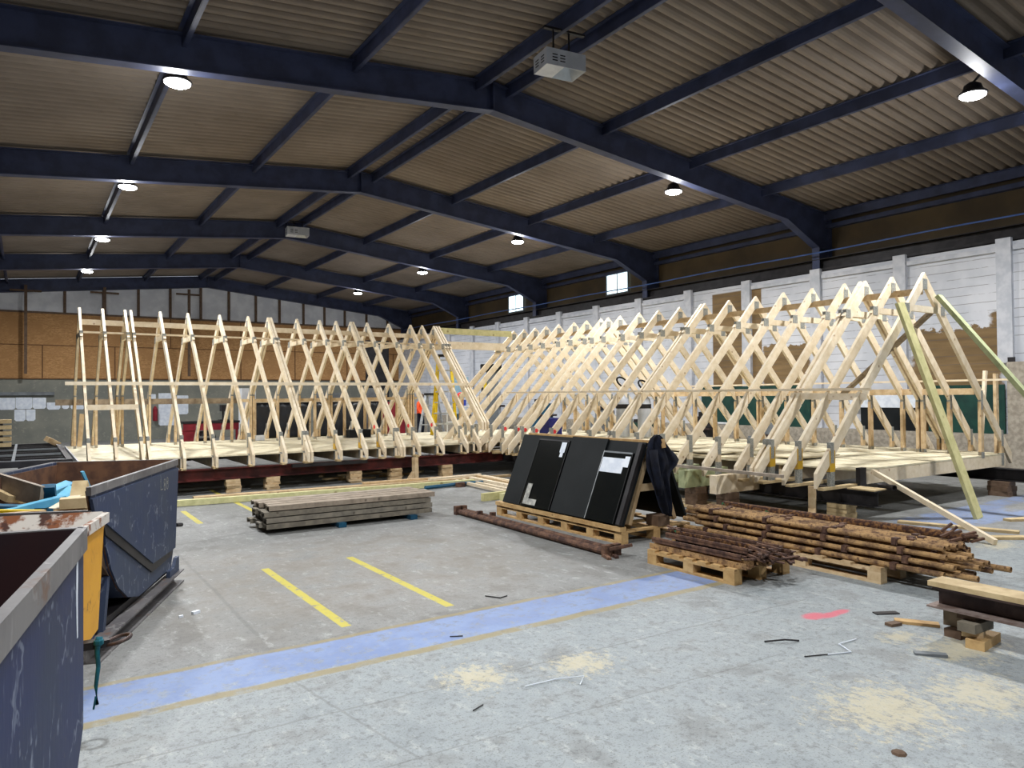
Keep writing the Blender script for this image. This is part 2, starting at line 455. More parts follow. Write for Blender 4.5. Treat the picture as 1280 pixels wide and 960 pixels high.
# right wall
st('wall_right', box(B(), 15.5, 15.56, YB, YE, 0, 4.5), M['whiteb'])
st('wall_right_upper', box(B(), 16.15, 16.25, YB, YE, 0, 6.2), M['clad'])
for k in range(-3, 14):
    y = 6.2 + k * 1.98
    if y > YE - .2: break
    st('trim_wall_post', box(B(), 15.41, 15.5, y - .13, y + .13, 2.2 if y < 7 else 0, 4.57), M['whitep'])
bm = B()
for k in range(-3, 14):
    y = 6.2 + k * 1.98
    if abs(y - 12.1) < .3: continue
    hexa(bm, [(15.44, y + .14, 4.33), (15.5, y + .14, 4.33), (15.5, y + 1.83, 4.33), (15.44, y + 1.83, 4.33), (15.44, y + .14, 4.42), (15.5, y + .14, 4.42), (15.5, y + 1.83, 4.42), (15.44, y + 1.83, 4.42)])
st('trim_wall_capping', bm, M['whitep'])
st('beam_eaves', ibeam(B(), (15.75, YB, 4.68), (15.75, YE, 4.68), .3, .3), M['darkst'])
st('beam_sheeting_rail', box(B(), 16.0, 16.15, YB, YE, 5.62, 5.72), M['navy'])
st('trim_wall_plinth', box(B(), 15.15, 15.41, YB, YE, 0, .85), M['concrete'])
st('trim_wall_pier', box(B(), 15.02, 15.42, 3.0, 6.02, .0, 2.2), M['concrete'])
st('trim_dark_gap', box(B(), 15.6, 15.65, YB, YE, 4.3, 4.6), M['darkst'])
for k, (y0, y1, z0, z1) in enumerate([(17.25, 18.25, 5.0, 5.62), (23.15, 24.15, 5.0, 5.62)]):
    w = st('window_%d' % (k + 1), box(B(), 16.09, 16.13, y0, y1, z0, z1), M['pane'])
    bm = B()
    for a, b in (((16.08, y0), (16.08, y1)),):
        box(bm, 16.07, 16.11, y0 - .05, y0, z0 - .05, z1 + .05); box(bm, 16.07, 16.11, y1, y1 + .05, z0 - .05, z1 + .05)
        box(bm, 16.07, 16.11, y0, y1, z0 - .05, z0); box(bm, 16.07, 16.11, y0, y1, z1, z1 + .05)
        box(bm, 16.075, 16.1, (y0+y1)/2 - .015, (y0+y1)/2 + .015, z0, z1)
    obj('window_frame', bm, M['greyp'], w)
# service pipe along the right wall
o = obj('service_pipe', tube(B(), [(15.38, y, 4.95 + .012 * math.sin(y * 1.1)) for y in [YB + .2 + i * .8 for i in range(50)]], .018, 8), simple('blue_pipe', lin(70,96,150), lin(60,84,136), 4, .4), label='thin blue service pipe running along the top of the right wall below the eaves', cat='pipe', smooth=True)
# left side wall (far left, out of view mostly), back wall
st('wall_left', box(B(), -14, -13.8, YB, YE, 0, 6), M['block'])
st('wall_back', box(B(), -14, XR + .3, YB - .15, YB, 0, 7.2), M['block'])
st('roof_left_bay', box(B(), -14, XL - .25, YB, YE + .2, 6.0, 6.08), M['roof'])
# end wall
st('wall_end', box(B(), -14, XR, YE, YE + .15, 0, 2.48), M['block'])
bm = box(B(), -14, XR, YE - .03, YE + .12, 2.48, 5.05)
st('wall_end_boarding', bm, M['osb'])
bm = B()
box(bm, -14, XR, YE - .045, YE - .03, 3.76, 3.79)
for i, x in enumerate([-4.4, -1.9, .54, 3.0, 5.45, 7.9, 10.3, 12.8, 15.2]): box(bm, x - .02, x + .02, YE - .045, YE - .03, 2.5, 3.76)
for i, x in enumerate([-3.2, 5.06, 7.9, 10.3]): box(bm, x - .015, x + .015, YE - .045, YE - .03, 3.79, 5.03)
box(bm, -14, XR, YE - .05, YE - .03, 2.46, 2.5)
st('trim_board_joint', bm, simple('brown_joint_timber', lin(112,78,46), lin(96,66,40), 4))  # darker brown strips along the joints between the boards
bm = B(); prism(bm, [(-14, 5.05), (XR, 5.05), (XR, ZE), (XH, ZH), (XL, ZE), (-14, ZE)], lambda u, v, t_: (u, YE + t_, v), 0, .1)
st('wall_end_gable', bm, M['gable'])
for x in (-4.2, -1.1, 1.27, 2.6, 3.85, 5.05, 6.25, 7.4, 8.55, 9.6, 10.7, 11.7, 12.7, 13.8, 14.9):
    st('trim_gable_stud', box(B(), x - .05, x + .05, YE - .06, YE, 5.05, zr(x) - .02), M['studdk'])
st('trim_gable_rail', box(B(), -14, XR, YE - .06, YE, 5.0, 5.07), M['studdk'])
# hanging brown rods in front of the end wall
for x, z0, z1, lab in ((0.0, 2.65, 6.0, 'slim brown pole hanging before the board wall, furthest left, with a crossbar'), (2.6, 3.9, 6.1, 'slim brown pole hanging before the board wall above the left end of the trusses'), (5.7, 2.6, 6.25, 'slim brown pole hanging before the board wall, right of the other two poles')):
    e = empty('hanging_pole', (x, YE - .5, 0), 0, lab, 'pole')
    obj('pole', box(B(), -.05, .05, -.04, .04, z0, z1), M['studdk'], e)
    obj('crossbar', box(B(), -.5, .5, -.03, .03, z1 - .25, z1 - .18), M['studdk'], e)

# ------------------------------------------------------------------ lamps
def lamp(x, y, z, lab, on=True):
    e = empty('floodlight', (x, y, z), 0, lab, 'lamp', 'floodlights under the roof frames')
    h = obj('housing', lathe(B(), [(.05, .16), (.11, .12), (.13, .05), (.19, .0), (.18, -.02)], n=20), M['darkst'], e, smooth=False)
    obj('lens', lathe(B(), [(.165, -.021), (.165, -.035), (.12, -.06), (.05, -.07)], n=20), M['lamp'], h, smooth=True)
    top = zr(x) - .15
    obj('bracket', bar(B(), (0, 0, .15), (0, -.3, top - z), .03, .02), M['darkst'], e)
    l = bpy.data.lights.new('floodlight_beam', 'AREA'); l.shape = 'DISK'; l.size = .32; l.energy = LAMP_W; l.color = (.98, .99, 1); l.spread = math.radians(170)
    lo = bpy.data.objects.new('floodlight_beam', l); link(lo, e); lo.location = (0, 0, -.09)
    l2 = bpy.data.lights.new('floodlight_spill', 'POINT'); l2.shadow_soft_size = .12; l2.energy = SPILL_W; l2.color = (.98, .99, 1)
    lo = bpy.data.objects.new('floodlight_spill', l2); link(lo, e); lo.location = (0, 0, -.22)
LAMP_W, SPILL_W = 210, 30
ords = ['nearest', 'second', 'third', 'fourth', 'farthest']
for i, y in enumerate((4.85, 10.6, 16.36, 22.1, 27.87)):
    lamp(11.2, y, 5.9, 'round white floodlight, %s in the right-hand row under the roof' % ords[i])
    if y > 5: lamp(1.7, y, 5.95, 'round white floodlight, %s in the left-hand row under the roof' % ['', 'nearest', 'second', 'third', 'farthest'][i])
for y in (-.9,):
    for x, w in ((11.2, 'right'), (1.7, 'left')): lamp(x, y, 5.92, 'round white floodlight in the bay behind the camera, %s side' % w)
lamp(1.7, 4.85, 5.95, 'round white floodlight almost overhead in the left-hand row')

# radiant heaters
def heater(x, y, z, lab, rz=0):
    e = empty('radiant_heater', (x, y, z), rz, lab, 'heater', 'gas heaters hung below the ridge')
    bm = B(); W, D, H = .62, .38, .22
    # hollow casing
    box(bm, -W/2, W/2, -D/2, -D/2 + .01, 0, H); box(bm, -W/2, W/2, D/2 - .01, D/2, 0, H)
    box(bm, -W/2, -W/2 + .01, -D/2 + .01, D/2 - .01, 0, H); box(bm, W/2 - .01, W/2, -D/2 + .01, D/2 - .01, 0, H)
    box(bm, -W/2, W/2, -D/2, D/2, H, H + .01); 
    obj('casing', bm, M['heater'], e)
    obj('blanking_plate', box(B(), -W/2 + .01, -.03, -D/2 + .01, D/2 - .01, 0, .008), M['pinkw'], e)
    bm = B(); hexa(bm, [(-.03, -D/2 + .01, 0), (W/2 - .01, -D/2 + .01, 0), (W/2 - .01, D/2 - .01, 0), (-.03, D/2 - .01, 0), (.08, -.08, .15), (W/2 - .12, -.08, .15), (W/2 - .12, .08, .15), (.08, .08, .15)])
    bm.faces.ensure_lookup_table(); bmesh.ops.delete(bm, geom=[bm.faces[0]], context='FACES')
    obj('reflector', bm, M['heatin'], e)
    bm = B()
    for k in range(3):
        for s in (-.22, -.1): box(bm, s, s + .08, -D/2 - .003, -D/2, .06 + k * .04, .075 + k * .04)
        box(bm, -W/2 - .003, -W/2, -.12, -.03, .06 + k * .04, .075 + k * .04); box(bm, -W/2 - .003, -W/2, .04, .13, .06 + k * .04, .075 + k * .04)
    obj('vent_slot', bm, M['darkst'], e)
    bm = B(); bar(bm, (-.1, 0, H), (-.1, 0, zr(x) - z - .15), .02, .02); bar(bm, (.15, 0, H), (.15, 0, zr(x) - z - .15), .02, .02); bar(bm, (-.25, 0, zr(x) - z - .16), (.4, 0, zr(x) - z - .16), .06, .03)
    obj('hanger', bm, M['darkst'], e)
heater(6.18, 7.95, 6.15, 'pale grey box heater with open underside, nearest below the roof ridge', math.radians(-8))
heater(6.55, 20.9, 6.35, 'small pale grey box heater, far one below the roof ridge', math.radians(-8))

# ------------------------------------------------------------------ roof trusses
W_, ZF, ZA, TH = 2.69, .47, 3.39, .045
VD = .19                                  # vertical depth of a rafter
def zo(u): return ZA - abs(u) * (ZA - (ZF + VD)) / W_
pl = lambda u, v, t_: (u, t_, v)
def truss_meshes(us, chord0):
    D = {}
    def pr(polys, t0=-TH/2, t1=TH/2, m='pine'):
        bm = B()
        for p_ in polys: prism(bm, p_, pl, t0, t1)
        return mesh('truss_part', bm, M[m])
    def raft(u0, u1, up0=0, cut=True):
        return [(u0, zo(u0)), (u1, zo(u1)), (u1, zo(u1) - VD), (u0, zo(u0) - VD)]
    for s, nm in ((-1, 'near'), (1, 'far')):
        m = 'pine'
        D[nm + '_upper'] = pr([raft(0, s * (us - .004)) if s > 0 else raft(s * (us - .004), 0)], m=m)
        lo = [(s * (us + .016), zo(us) - .012), (s * W_, ZF + VD - .004), (s * W_, ZF), (s * (us + .016), zo(us) - VD - .02)]
        D[nm + '_lower'] = pr([lo], m=m)
    D['collar'] = pr([[(-.62, 2.81), (.62, 2.81), (.53, 2.9), (-.53, 2.9)]], m='pine')
    D['chord'] = pr([[(chord0, .45), (2.45, .45), (2.45, .625), (chord0, .625)]], m='pine')
    D['sole'] = pr([[(-W_ + .1, .44), (chord0, .44), (chord0, .475), (-W_ + .1, .475)]], -.04, .04, m='ply')
    hx = 2.36
    for s in (-1, 1):
        D['heel%d' % s] = pr([[(s*hx - .04, .475 if s < 0 else .45), (s*hx + .04, .475 if s < 0 else .45), (s*hx + .04, zo(hx) - .12), (s*hx - .04, zo(hx) - .12)]], m='pine2' if s > 0 else 'pine')
        D['heelyel%d' % s] = pr([[(s*hx - .058, .66), (s*hx + .058, .66), (s*hx + .058, .93), (s*hx - .058, .93)]], -TH/2 - .003, TH/2 + .003, 'plateyel')
    D['knee'] = pr([[(us - .045, .625), (us + .045, .625), (us + .045, zo(us) - VD), (us - .045, zo(us) - VD)]], m='pine2')
    def plate(u, z, w, h): return pr([[(u - w/2, z - h/2), (u + w/2, z - h/2), (u + w/2, z + h/2), (u - w/2, z + h/2)]], -TH/2 - .004, TH/2 + .004, 'plate')
    D['p_apex'] = plate(.0, ZA - .17, .12, .15)
    D['p_col-1'] = plate(-.5, 2.85, .12, .13); D['p_col1'] = plate(.5, 2.85, .12, .13)
    D['p_heel-1'] = plate(-hx, .90, .07, .26); D['p_heelb-1'] = plate(-hx, .56, .085, .2)
    D['p_heel1'] = plate(hx, .90, .07, .26); D['p_heelb1'] = plate(hx, .56, .085, .2)
    D['p_knee'] = plate(us, zo(us) - .16, .06, .3); D['p_kneeb'] = plate(us, .66, .09, .1)
    D['p_seam'] = plate(-us - .01, zo(us) - .06, .035, .14)
    return D
KL, KR = truss_meshes(1.47, -2.42), truss_meshes(1.68, -1.7)
def truss(D, loc, rz, lab, grp, lower=True, upper=True, yel=False, short=False):
    e = empty('roof_truss', loc, rz, lab, 'roof truss', grp)
    P_ = lambda n, k, l=None, par=None: obj(n, D[k], None, par or e, label=l)
    ru, rf, rl = P_('rafter', 'near_upper'), P_('rafter', 'far_upper'), P_('rafter', 'far_lower')
    if lower:
        P_('rafter', 'near_lower'); hp = P_('post', 'heel-1'); P_('sole_piece', 'sole')
        P_('nail_plate', 'p_heel-1', 'grey metal nail plate', hp); P_('nail_plate', 'p_heelb-1', None, hp)
        if yel: P_('sprayed_block', 'heelyel-1', 'yellow sprayed patch on post', hp)
    P_('collar_tie', 'collar'); P_('bottom_chord', 'chord'); h2 = P_('post', 'heel1'); kn = P_('post', 'knee')
    for k, q in (('p_apex', ru), ('p_col-1', ru), ('p_col1', rf), ('p_heel1', h2), ('p_heelb1', h2), ('p_knee', kn), ('p_kneeb', kn)): P_('nail_plate', k, None, q)
    return e
def nth(i):
    n = ['first', 'second', 'third', 'fourth', 'fifth', 'sixth', 'seventh', 'eighth', 'ninth', 'tenth', 'eleventh', 'twelfth', 'thirteenth', 'fourteenth', 'fifteenth', 'sixteenth', 'seventeenth', 'eighteenth', 'nineteenth', 'twentieth', 'twenty-first', 'twenty-second', 'twenty-third', 'twenty-fourth']
    return n[i]
LX = [.84, 1.22, 1.60, 1.70, 2.22, 2.73, 3.34, 3.91, 4.33, 4.39, 4.95, 5.46, 5.84, 6.19, 6.25, 6.59, 7.13, 7.70, 8.01]
for i, x in enumerate(LX):
    truss(KL, (x, 15.85, 0), math.pi/2, 'pale timber roof truss, %s from the left end of the left-hand run' % nth(i), 'left run of roof trusses', yel=i in (10, 11, 12))
for i, x in enumerate((8.33, 8.40, 8.47)):
    truss(KL, (x, 15.85, 0), math.pi/2, 'pale roof truss cut short at the corner, %s of the triple ending the left-hand run' % ['left', 'middle', 'right'][i], 'left run of roof trusses', lower=True if 0 else False)
    # valley rafter piece that dies onto the other roof slope
    bm = B(); D = None
    u0, u1 = 1.478, 2.28
    prism(bm, [(-u0, zo(u0)), (-u1, zo(u1)), (-u1, zo(u1) - VD), (-u0, zo(u0) - VD)], pl, -TH/2, TH/2)
    tr = [o for o in COL.objects if o.name.startswith('roof_truss')][-1]
    obj('rafter', bm, M['pine'], tr)
RY = [16.0, 15.52, 15.02, 14.55, 14.04, 13.44, 12.98, 12.47, 12.23, 11.84, 11.24, 10.68, 10.10, 9.54, 9.46, 8.88, 8.29, 7.72, 7.17, 6.60, 6.34, 6.26, 5.84, 5.38]
nR = len(RY)
for i, y in enumerate(RY):
    k = nR - 1 - i
    truss(KR, (10.8, y, 0), 0, 'pale timber roof truss, %s from the near end of the right-hand run' % nth(k), 'right run of roof trusses', lower=y < 15.2, yel=k in (0, 1, 2, 3))
# laths and battens
def board(name, a, b, w, h, mk, lab, cat='timber', side=None, grp=None):
    return obj(name, bar(B(), a, b, w, h, side), M[mk], label=lab, cat=cat, group=grp)
un = W_ - (1.70 - (ZF + VD)) * W_ / (ZA - ZF - VD)
board('batten', (10.8 - un - .03, 13.8, 1.73), (10.8 - un - .03, 5.22, 1.70), .03, .035, 'pine', 'long thin batten running along the outside of the right-hand trusses at waist height')
board('batten', (9.10, 6.4, 1.615), (9.10, 5.28, 1.60), .03, .09, 'pine', 'short wider board nailed below the long batten at the near end of the right-hand run')
board('batten', (.55, 14.30, 1.93), (8.5, 14.30, 1.93), .03, .06, 'pine', 'long pale batten running across the front of the left-hand trusses')
board('batten', (.85, 14.0, 1.52), (1.62, 14.0, 1.52), .03, .09, 'pine', 'short board joining the first three trusses at the left end, below the long batten')
board('batten', (.5, 17.36, 1.60), (4.1, 17.36, 1.60), .04, .12, 'pineold', 'brown rail fixed across the back posts of the left-hand run')
board('batten', (4.1, 17.36, 1.60), (8.6, 17.36, 1.62), .04, .07, 'pine2', 'pale rail fixed across the back posts towards the right of the left-hand run')
board('batten', (.87, 15.85, 3.12), (8.5, 15.85, 3.12), .05, .1, 'pine', 'ridge board under the peaks of the left-hand run')
board('batten', (.9, 15.80, 2.925), (8.5, 15.80, 2.925), .04, .035, 'pine', 'thin lath lying on the collar ties of the left-hand run')
board('batten', (10.8, 5.40, 3.12), (10.8, 15.9, 3.12), .05, .09, 'pine2', 'ridge board under the peaks of the right-hand run')
board('batten', (12.44, 5.45, 1.66), (12.44, 13.0, 1.66), .04, .1, 'pine2', 'rail fixed inside the far posts of the right-hand run')
board('batten', (12.60, 4.95, 1.84), (12.60, 12.6, 1.84), .03, .03, 'pine', 'thin lath on the far slope of the right-hand run')
board('brace', (11.25, 5.42, 2.92), (12.15, 7.5, 1.62), .1, .04, 'pineold', 'dark diagonal brace under the far slope at the near end')
board('linking_beam', (8.5, 15.86, 3.28), (10.62, 15.86, 3.28), .045, .15, 'pineg', 'yellowish beam linking the two ridges, upper of the pair')
board('linking_beam', (8.5, 15.86, 2.93), (10.45, 15.86, 2.93), .045, .19, 'pine', 'pale beam linking the two ridges, lower of the pair')
board('prop_board', (10.33, 4.50, .0), (9.93, 5.27, 2.88), .2, .045, 'pineg', 'long greenish raking board propped from the floor against the end truss', side=(1, .05, 0))
board('brace', (9.25, 5.30, .62), (8.68, 3.62, .03), .05, .06, 'pine', 'thin pale strut from the truss corner down to the floor offcut')
board('raking_shore', (11.1, 5.32, 3.06), (10.86, 2.95, .05), .12, .06, 'pinegr', 'greenish raking brace in a shade-darkened tone, running down to the right from the end truss', side=(1, 0, 0))  # darker timber chosen so the shaded underside is put into its colour
board('leaning_stud', (13.0, 5.62, .66), (13.18, 5.60, 2.0), .05, .05, 'pine', 'thin stud leaning at the right corner of the right-hand deck')
board('upright_stud', (13.21, 5.46, .655), (13.21, 5.46, 1.95), .09, .045, 'pine2', 'upright stud standing at the right corner of the right-hand deck')
board('stub_post', (.95, 17.9, .66), (1.0, 17.9, 1.35), .09, .06, 'pine2', 'short stub of timber standing at the left end of the left-hand deck', side=(1, 0, 0))
# decks
def deck(name, x0, x1, y0, y1, lab):
    e = empty(name, (x0, y0, 0), 0, lab, 'deck')
    bm = box(B(), 0, x1 - x0, 0, y1 - y0, .63, .652)
    obj('boarding', bm, M['deck'], e)
    return e
d_ = deck('timber_deck', .72, 8.98, 13.45, 18.35, 'boarded floor deck carried by the left-hand run of trusses')
obj('end_board', box(B(), -.02, 0, 0, 4.9, .44, .66), M['whitep'], d_)
d_ = deck('timber_deck', 9.0, 13.25, 5.36, 18.35, 'boarded floor deck carried by the right-hand run of trusses')
bm = B()
for i, (x0, x1, y0, y1, z) in enumerate([(9.05, 9.9, 7.0, 12.8, 0), (9.6, 10.6, 6.6, 12.2, .02), (10.4, 11.3, 7.3, 12.9, 0), (9.2, 10.2, 7.8, 12.3, .04)]):
    obj('loose_board', box(B(), x0, x1, y0, y1, .655 + z, .672 + z), M['deck'], None, 'loose pale sheet lying on the right-hand deck, %s' % ['nearest the courtyard', 'second across', 'furthest across', 'on top of the others'][i], 'sheet')
# steel ground beams
def steel(a, b, h, w, mk, lab, name='steel_beam'):
    return obj(name, ibeam(B(), a, b, h, w), M[mk], label=lab, cat='steel beam')
steel((.9, 13.42, .335), (8.9, 13.42, .335), .2, .16, 'redox', 'dark red steel beam under the front of the left-hand deck')
steel((.9, 18.0, .335), (8.9, 18.0, .335), .2, .16, 'redox', 'dark red steel beam under the back of the left-hand deck')
steel((8.75, 4.95, .335), (8.75, 17.5, .335), .2, .16, 'darkst', 'dark steel beam under the courtyard side of the right-hand deck')
steel((12.95, 4.85, .335), (12.95, 17.5, .335), .2, .16, 'darkst', 'dark steel beam under the wall side of the right-hand deck')
obj('steel_angle', box(B(), 4.05, 5.5, 13.24, 13.339, .38, .44), M['darkst'], None, 'dark steel angle clamped along the front beam of the left-hand run', 'steel angle')
obj('end_bracket', box(B(), 8.96, 9.1, 5.3, 5.36, .42, .68), M['darkst'], None, 'black steel bracket on the end of the deck joist at the near corner', 'bracket')
obj('pipe_offcut', tube(B(), [(9.05, 5.1, .47), (8.95, 4.85, .47)], .035, 12, hollow=True), M['darkst'], None, 'short dark pipe lying on the near end of the steel beam', 'pipe')
obj('board_offcut', box(B(), 8.66, 8.95, 4.95, 5.3, .436, .452), M['ply'], None, 'small plywood offcut on the near end of the steel beam', 'offcut')
# supports: stacks of blocks under the beams; every block is a thing
def blocks(x, y, n, h, w, d, where, mk='pine2'):
    for k in range(n):
        j = random.uniform(-.02, .02); a = random.uniform(-.12, .12)
        zz = k * h
        pos = 'bottom' if k == 0 else ('top' if k == n - 1 else ['', 'second', 'third', 'fourth', 'fifth', 'sixth'][k])
        o = obj('packing_block', box(B(), -w/2, w/2, -d/2, d/2, 0.001, h - .001), M[mk], None, 'timber packing block, %s of the stack %s' % (pos, where), 'block', 'packing blocks under the steel beams', loc=(x + j, y + j, zz), rz=a)
for x, n, wh in ((3.05, 6, 'under the left-hand beam, first from the skips'), (3.72, 5, 'under the left-hand beam, second from the skips'), (5.30, 6, 'under the left-hand beam behind the grey boards'), (6.15, 6, 'under the left-hand beam, fourth along'), (7.3, 4, 'under the left-hand beam near the inner corner'), (1.3, 4, 'under the left end of the left-hand beam')):
    blocks(x, 13.42, n, .232 / n, .24, .2, wh)
for y, n, wh, mk in ((5.45, 4, 'under the near end of the right-hand run', 'ply'), (7.9, 3, 'under the courtyard beam, second along', 'studdk'), (10.5, 3, 'under the courtyard beam, third along', 'studdk')):
    blocks(8.78, y, n, .232 / n, .26, .26, wh, mk)
blocks(12.95, 5.3, 3, .232/3, .3, .3, 'under the wall-side beam', 'studdk')
# splayed props
def prop(x, y, rz, lab):
    e = empty('timber_prop', (x, y, 0), rz, lab, 'prop')
    obj('upright', prism(B(), [(-.05, 0), (.05, 0), (.05, .1), (.04, .44), (-.05, .44)], pl, -.045, .045), M['pine2'], e)
    obj('foot', prism(B(), [(-.06, 0), (-.2, 0), (-.17, .05), (-.06, .16)], pl, -.045, .045), M['pine2'], e)
prop(8.55, 5.72, .5, 'short timber prop with splayed foot under the near right-hand truss')
prop(6.5, 13.2, .3, 'short timber prop with splayed foot under the middle of the left-hand run')
prop(8.52, 12.3, 0, 'short timber prop with splayed foot at the inner corner of the two runs')
# red spray marks on rafter feet are parts of those trusses
for t_, D in [(o, o['label']) for o in list(COL.objects) if o.name.startswith('roof_truss')]:
    left = 'left-hand' in D
    if left and round(t_.location.x, 2) in (5.84, 6.59, 7.13) or (not left and 11 < t_.location.y < 13.1):
        u = -2.2 if left else -2.3; bm = B()
        prism(bm, [(u + .05*math.cos(a*.785), zo(u) - .1 + .042*math.sin(a*.785)) for a in range(8)], pl, TH/2 + (0 if left else -TH - .003), TH/2 + .003 + (0 if left else -TH - .003))
        obj('paint_spot', bm, M['red'], [c_ for c_ in t_.children if c_.name.startswith('rafter')][-1], label='red spray spot')
# deep joist ends and rail plank at the courtyard side
for i, (x0, y0, z0, mk) in enumerate([(7.93, 7.98, .30, 'pinegr'), (7.93, 7.42, .30, 'pinegr'), (7.83, 6.75, .29, 'pine')]):
    bar_ = B(); bar(bar_, (x0, y0, z0 + .12), (x0 + .95, y0, z0 + .12), .12, .25)
    obj('joist_end', bar_, M[mk], None, 'deep %s joist end jutting out behind the black panels, %s' % (['pale green', 'pale green', 'cream'][i], ['farthest', 'middle', 'nearest'][i]), 'joist')
    blocks(x0 + .3, y0, 3, .097, .22, .22, 'under the %s pale green joist' % ['farthest', 'middle', 'nearest'][i], 'studdk')
board('scaffold_plank', (8.02, 8.1, .60), (7.98, 5.75, .60), .05, .04, 'greytop', 'grey weathered plank lying along the feet of the right-hand trusses')

# ------------------------------------------------------------------ timber on the floor
board('floor_timber', (1.8, 12.15, .05), (7.0, 11.75, .05), .1, .09, 'pineg', 'long greenish timber lying on the floor in front of the left-hand run', side=(0, 1, 0))
for i, (a, b, w, mk, lab) in enumerate([
    ((2.3, 12.9, .02), (8.3, 12.45, .02), .18, 'pine2', 'long brown board on the floor under the front feet of the left-hand run'),
    ((5.2, 12.75, .06), (7.6, 12.6, .06), .1, 'pine2', 'shorter brown board lying on the long brown floor board'),
    ((6.3, 12.2, .1), (7.5, 12.35, .1), .09, 'pine', 'pale batten on the pile of boards at the inner corner')]):
    board('floor_board', a, b, w, .035, mk, lab, side=(0, 1, 0))
for i, (x, mk) in enumerate([(7.55, 'pine'), (7.38, 'pine2'), (7.2, 'pine'), (7.0, 'pine'), (6.82, 'pine')]):
    board('floor_joist', (x, 12.3 - i*.05, .045 + .02*(i == 1)), (x - .18, 9.3, .045), .08 if i < 3 else .05, .09 if i < 3 else .05, mk, 'pale timber lying beside the black panels, %s from the right' % nth(i), side=(1, 0, 0))
for i, (y0, y1) in enumerate(((9.78, 9.86), (9.62, 9.70))):
    board('short_beam', (5.98 + i*.25, y0, .06), (7.3, y0 + .12, .06), .08, .12, 'pineg', 'short thick timber behind the black panels, %s one' % ['back', 'front'][i], side=(0, 1, 0))
o = obj('ratchet_strap', tube(B(), [(5.9, 11.6, .035), (6.3, 11.62, .04), (6.7, 11.65, .05), (7.1, 11.6, .05)], .035, 6), M['blued'], label='blue strap lying by the end of the long greenish timber', cat='strap')
o = obj('strap_buckle', box(B(), 6.52, 6.68, 11.52, 11.6, 0, .08), M['rustd'], None, 'small rusty buckle beside the blue strap', 'buckle')
for i in range(6):
    board('floor_batten', (8.0 + i*.1, 8.6 - i*.06, .02), (8.12 + i*.1, 6.3 - i*.08, .02), .07, .03, 'pine' if i % 2 else 'pine2', 'thin batten on the floor below the green joists, %s from the black panels' % nth(i), side=(1, 0, 0))
for i, (a, b) in enumerate([((9.2, 4.95, .015), (9.6, 3.75, .015)), ((8.6, 4.1, .015), (9.35, 3.55, .015)), ((10.4, 4.2, .015), (12.4, 3.4, .015)), ((9.0, 3.75, .035), (8.5, 3.5, .035))]):
    board('offcut', a, b, .12, .03, 'ply', 'pale offcut at the foot of the props, %s' % ['far one', 'middle one under the struts', 'right one', 'small one under the thin strut'][i], side=(1, .5, 0))
# random offcuts beneath the runs
for i in range(16):
    x = random.uniform(5.2, 8.3); y = random.uniform(13.9, 16.5); a = random.uniform(0, 3)
    obj('offcut', box(B(), -.25, .25, -.04, .04, 0, .03), M['ply'], None, 'pale offcut lying in the shade under the trusses', 'offcut', 'offcuts under the trusses', loc=(x, y, 0), rz=a)

# stack of grey scaffold boards: 4 layers of 4
for k in range(4):
    for j in range(4):
        x0 = 2.42 + random.uniform(-.05, .05) + (.03 if k == 3 else 0); y0 = 8.96 + j * .19
        lab = 'long grey weathered board, %s layer, %s row from the front, in the floor stack' % (['bottom', 'second', 'third', 'top'][k], nth(j))
        bm = B(); z0 = .06 + k * .073
        # hollow channel-shaped plank
        L_ = 2.24
        box(bm, 0, L_, 0, .165, z0 + .045, z0 + .06); box(bm, 0, L_, 0, .012, z0, z0 + .045); box(bm, 0, L_, .153, .165, z0, z0 + .045)
        obj('grey_board', bm, M['greywood'] if k < 3 else M['greytop'], None, lab, 'board', 'grey boards in the floor stack', loc=(x0, y0, 0), rz=.004 * (j - k))
for x, lab in ((3.35, 'left'), (4.35, 'right')):
    obj('bearer', box(B(), x - .05, x + .05, 8.88, 9.72, 0, .06), M['blued'], None, 'blue painted bearer under the grey boards, %s one' % lab, 'bearer')

# ------------------------------------------------------------------ pallets
def pallet(name, x0, x1, y0, y1, lab, mk='pallet', ny=3, nb=5, along='y'):
    """pallet with its stringer boards along y; ny blocks per board, nb deck boards"""
    e = empty(name, (x0, y0, 0), 0, lab, 'pallet')
    W, L = x1 - x0, y1 - y0
    for i in range(3):
        xx = [0, W/2 - .05, W - .1][i]
        obj('bottom_board', box(B(), xx, xx + .1, 0, L, 0, .02), M[mk], e)
        obj('stringer', box(B(), xx, xx + .1, 0, L, .1, .12), M[mk], e)
        for j in range(ny):
            yy = (L - .12) * j / (ny - 1)
            obj('block', box(B(), xx, xx + .1, yy, yy + .12, .02, .1), M[mk], e)
    for j in range(nb):
        yy = (L - .1) * j / (nb - 1)
        obj('deck_board', box(B(), 0, W, yy, yy + .1, .12, .14), M[mk], e)
    return e
pallet('wooden_pallet', 5.07, 5.84, 4.15, 5.2, 'wooden pallet under the short rusty lengths at the end of the blue lane', nb=7)
pallet('wooden_pallet', 6.12, 6.85, 3.45, 5.75, 'long pale pallet under the bundle of rusty tubes', 'pine2', ny=4, nb=9)
pe = pallet('wooden_pallet', 5.46, 6.55, 6.0, 8.55, 'long wooden pallet under the leaning black panels', ny=6, nb=7)
obj('edge_beam', box(B(), -.02, .07, 0, 2.55, .14, .19), M['pallet'], pe)

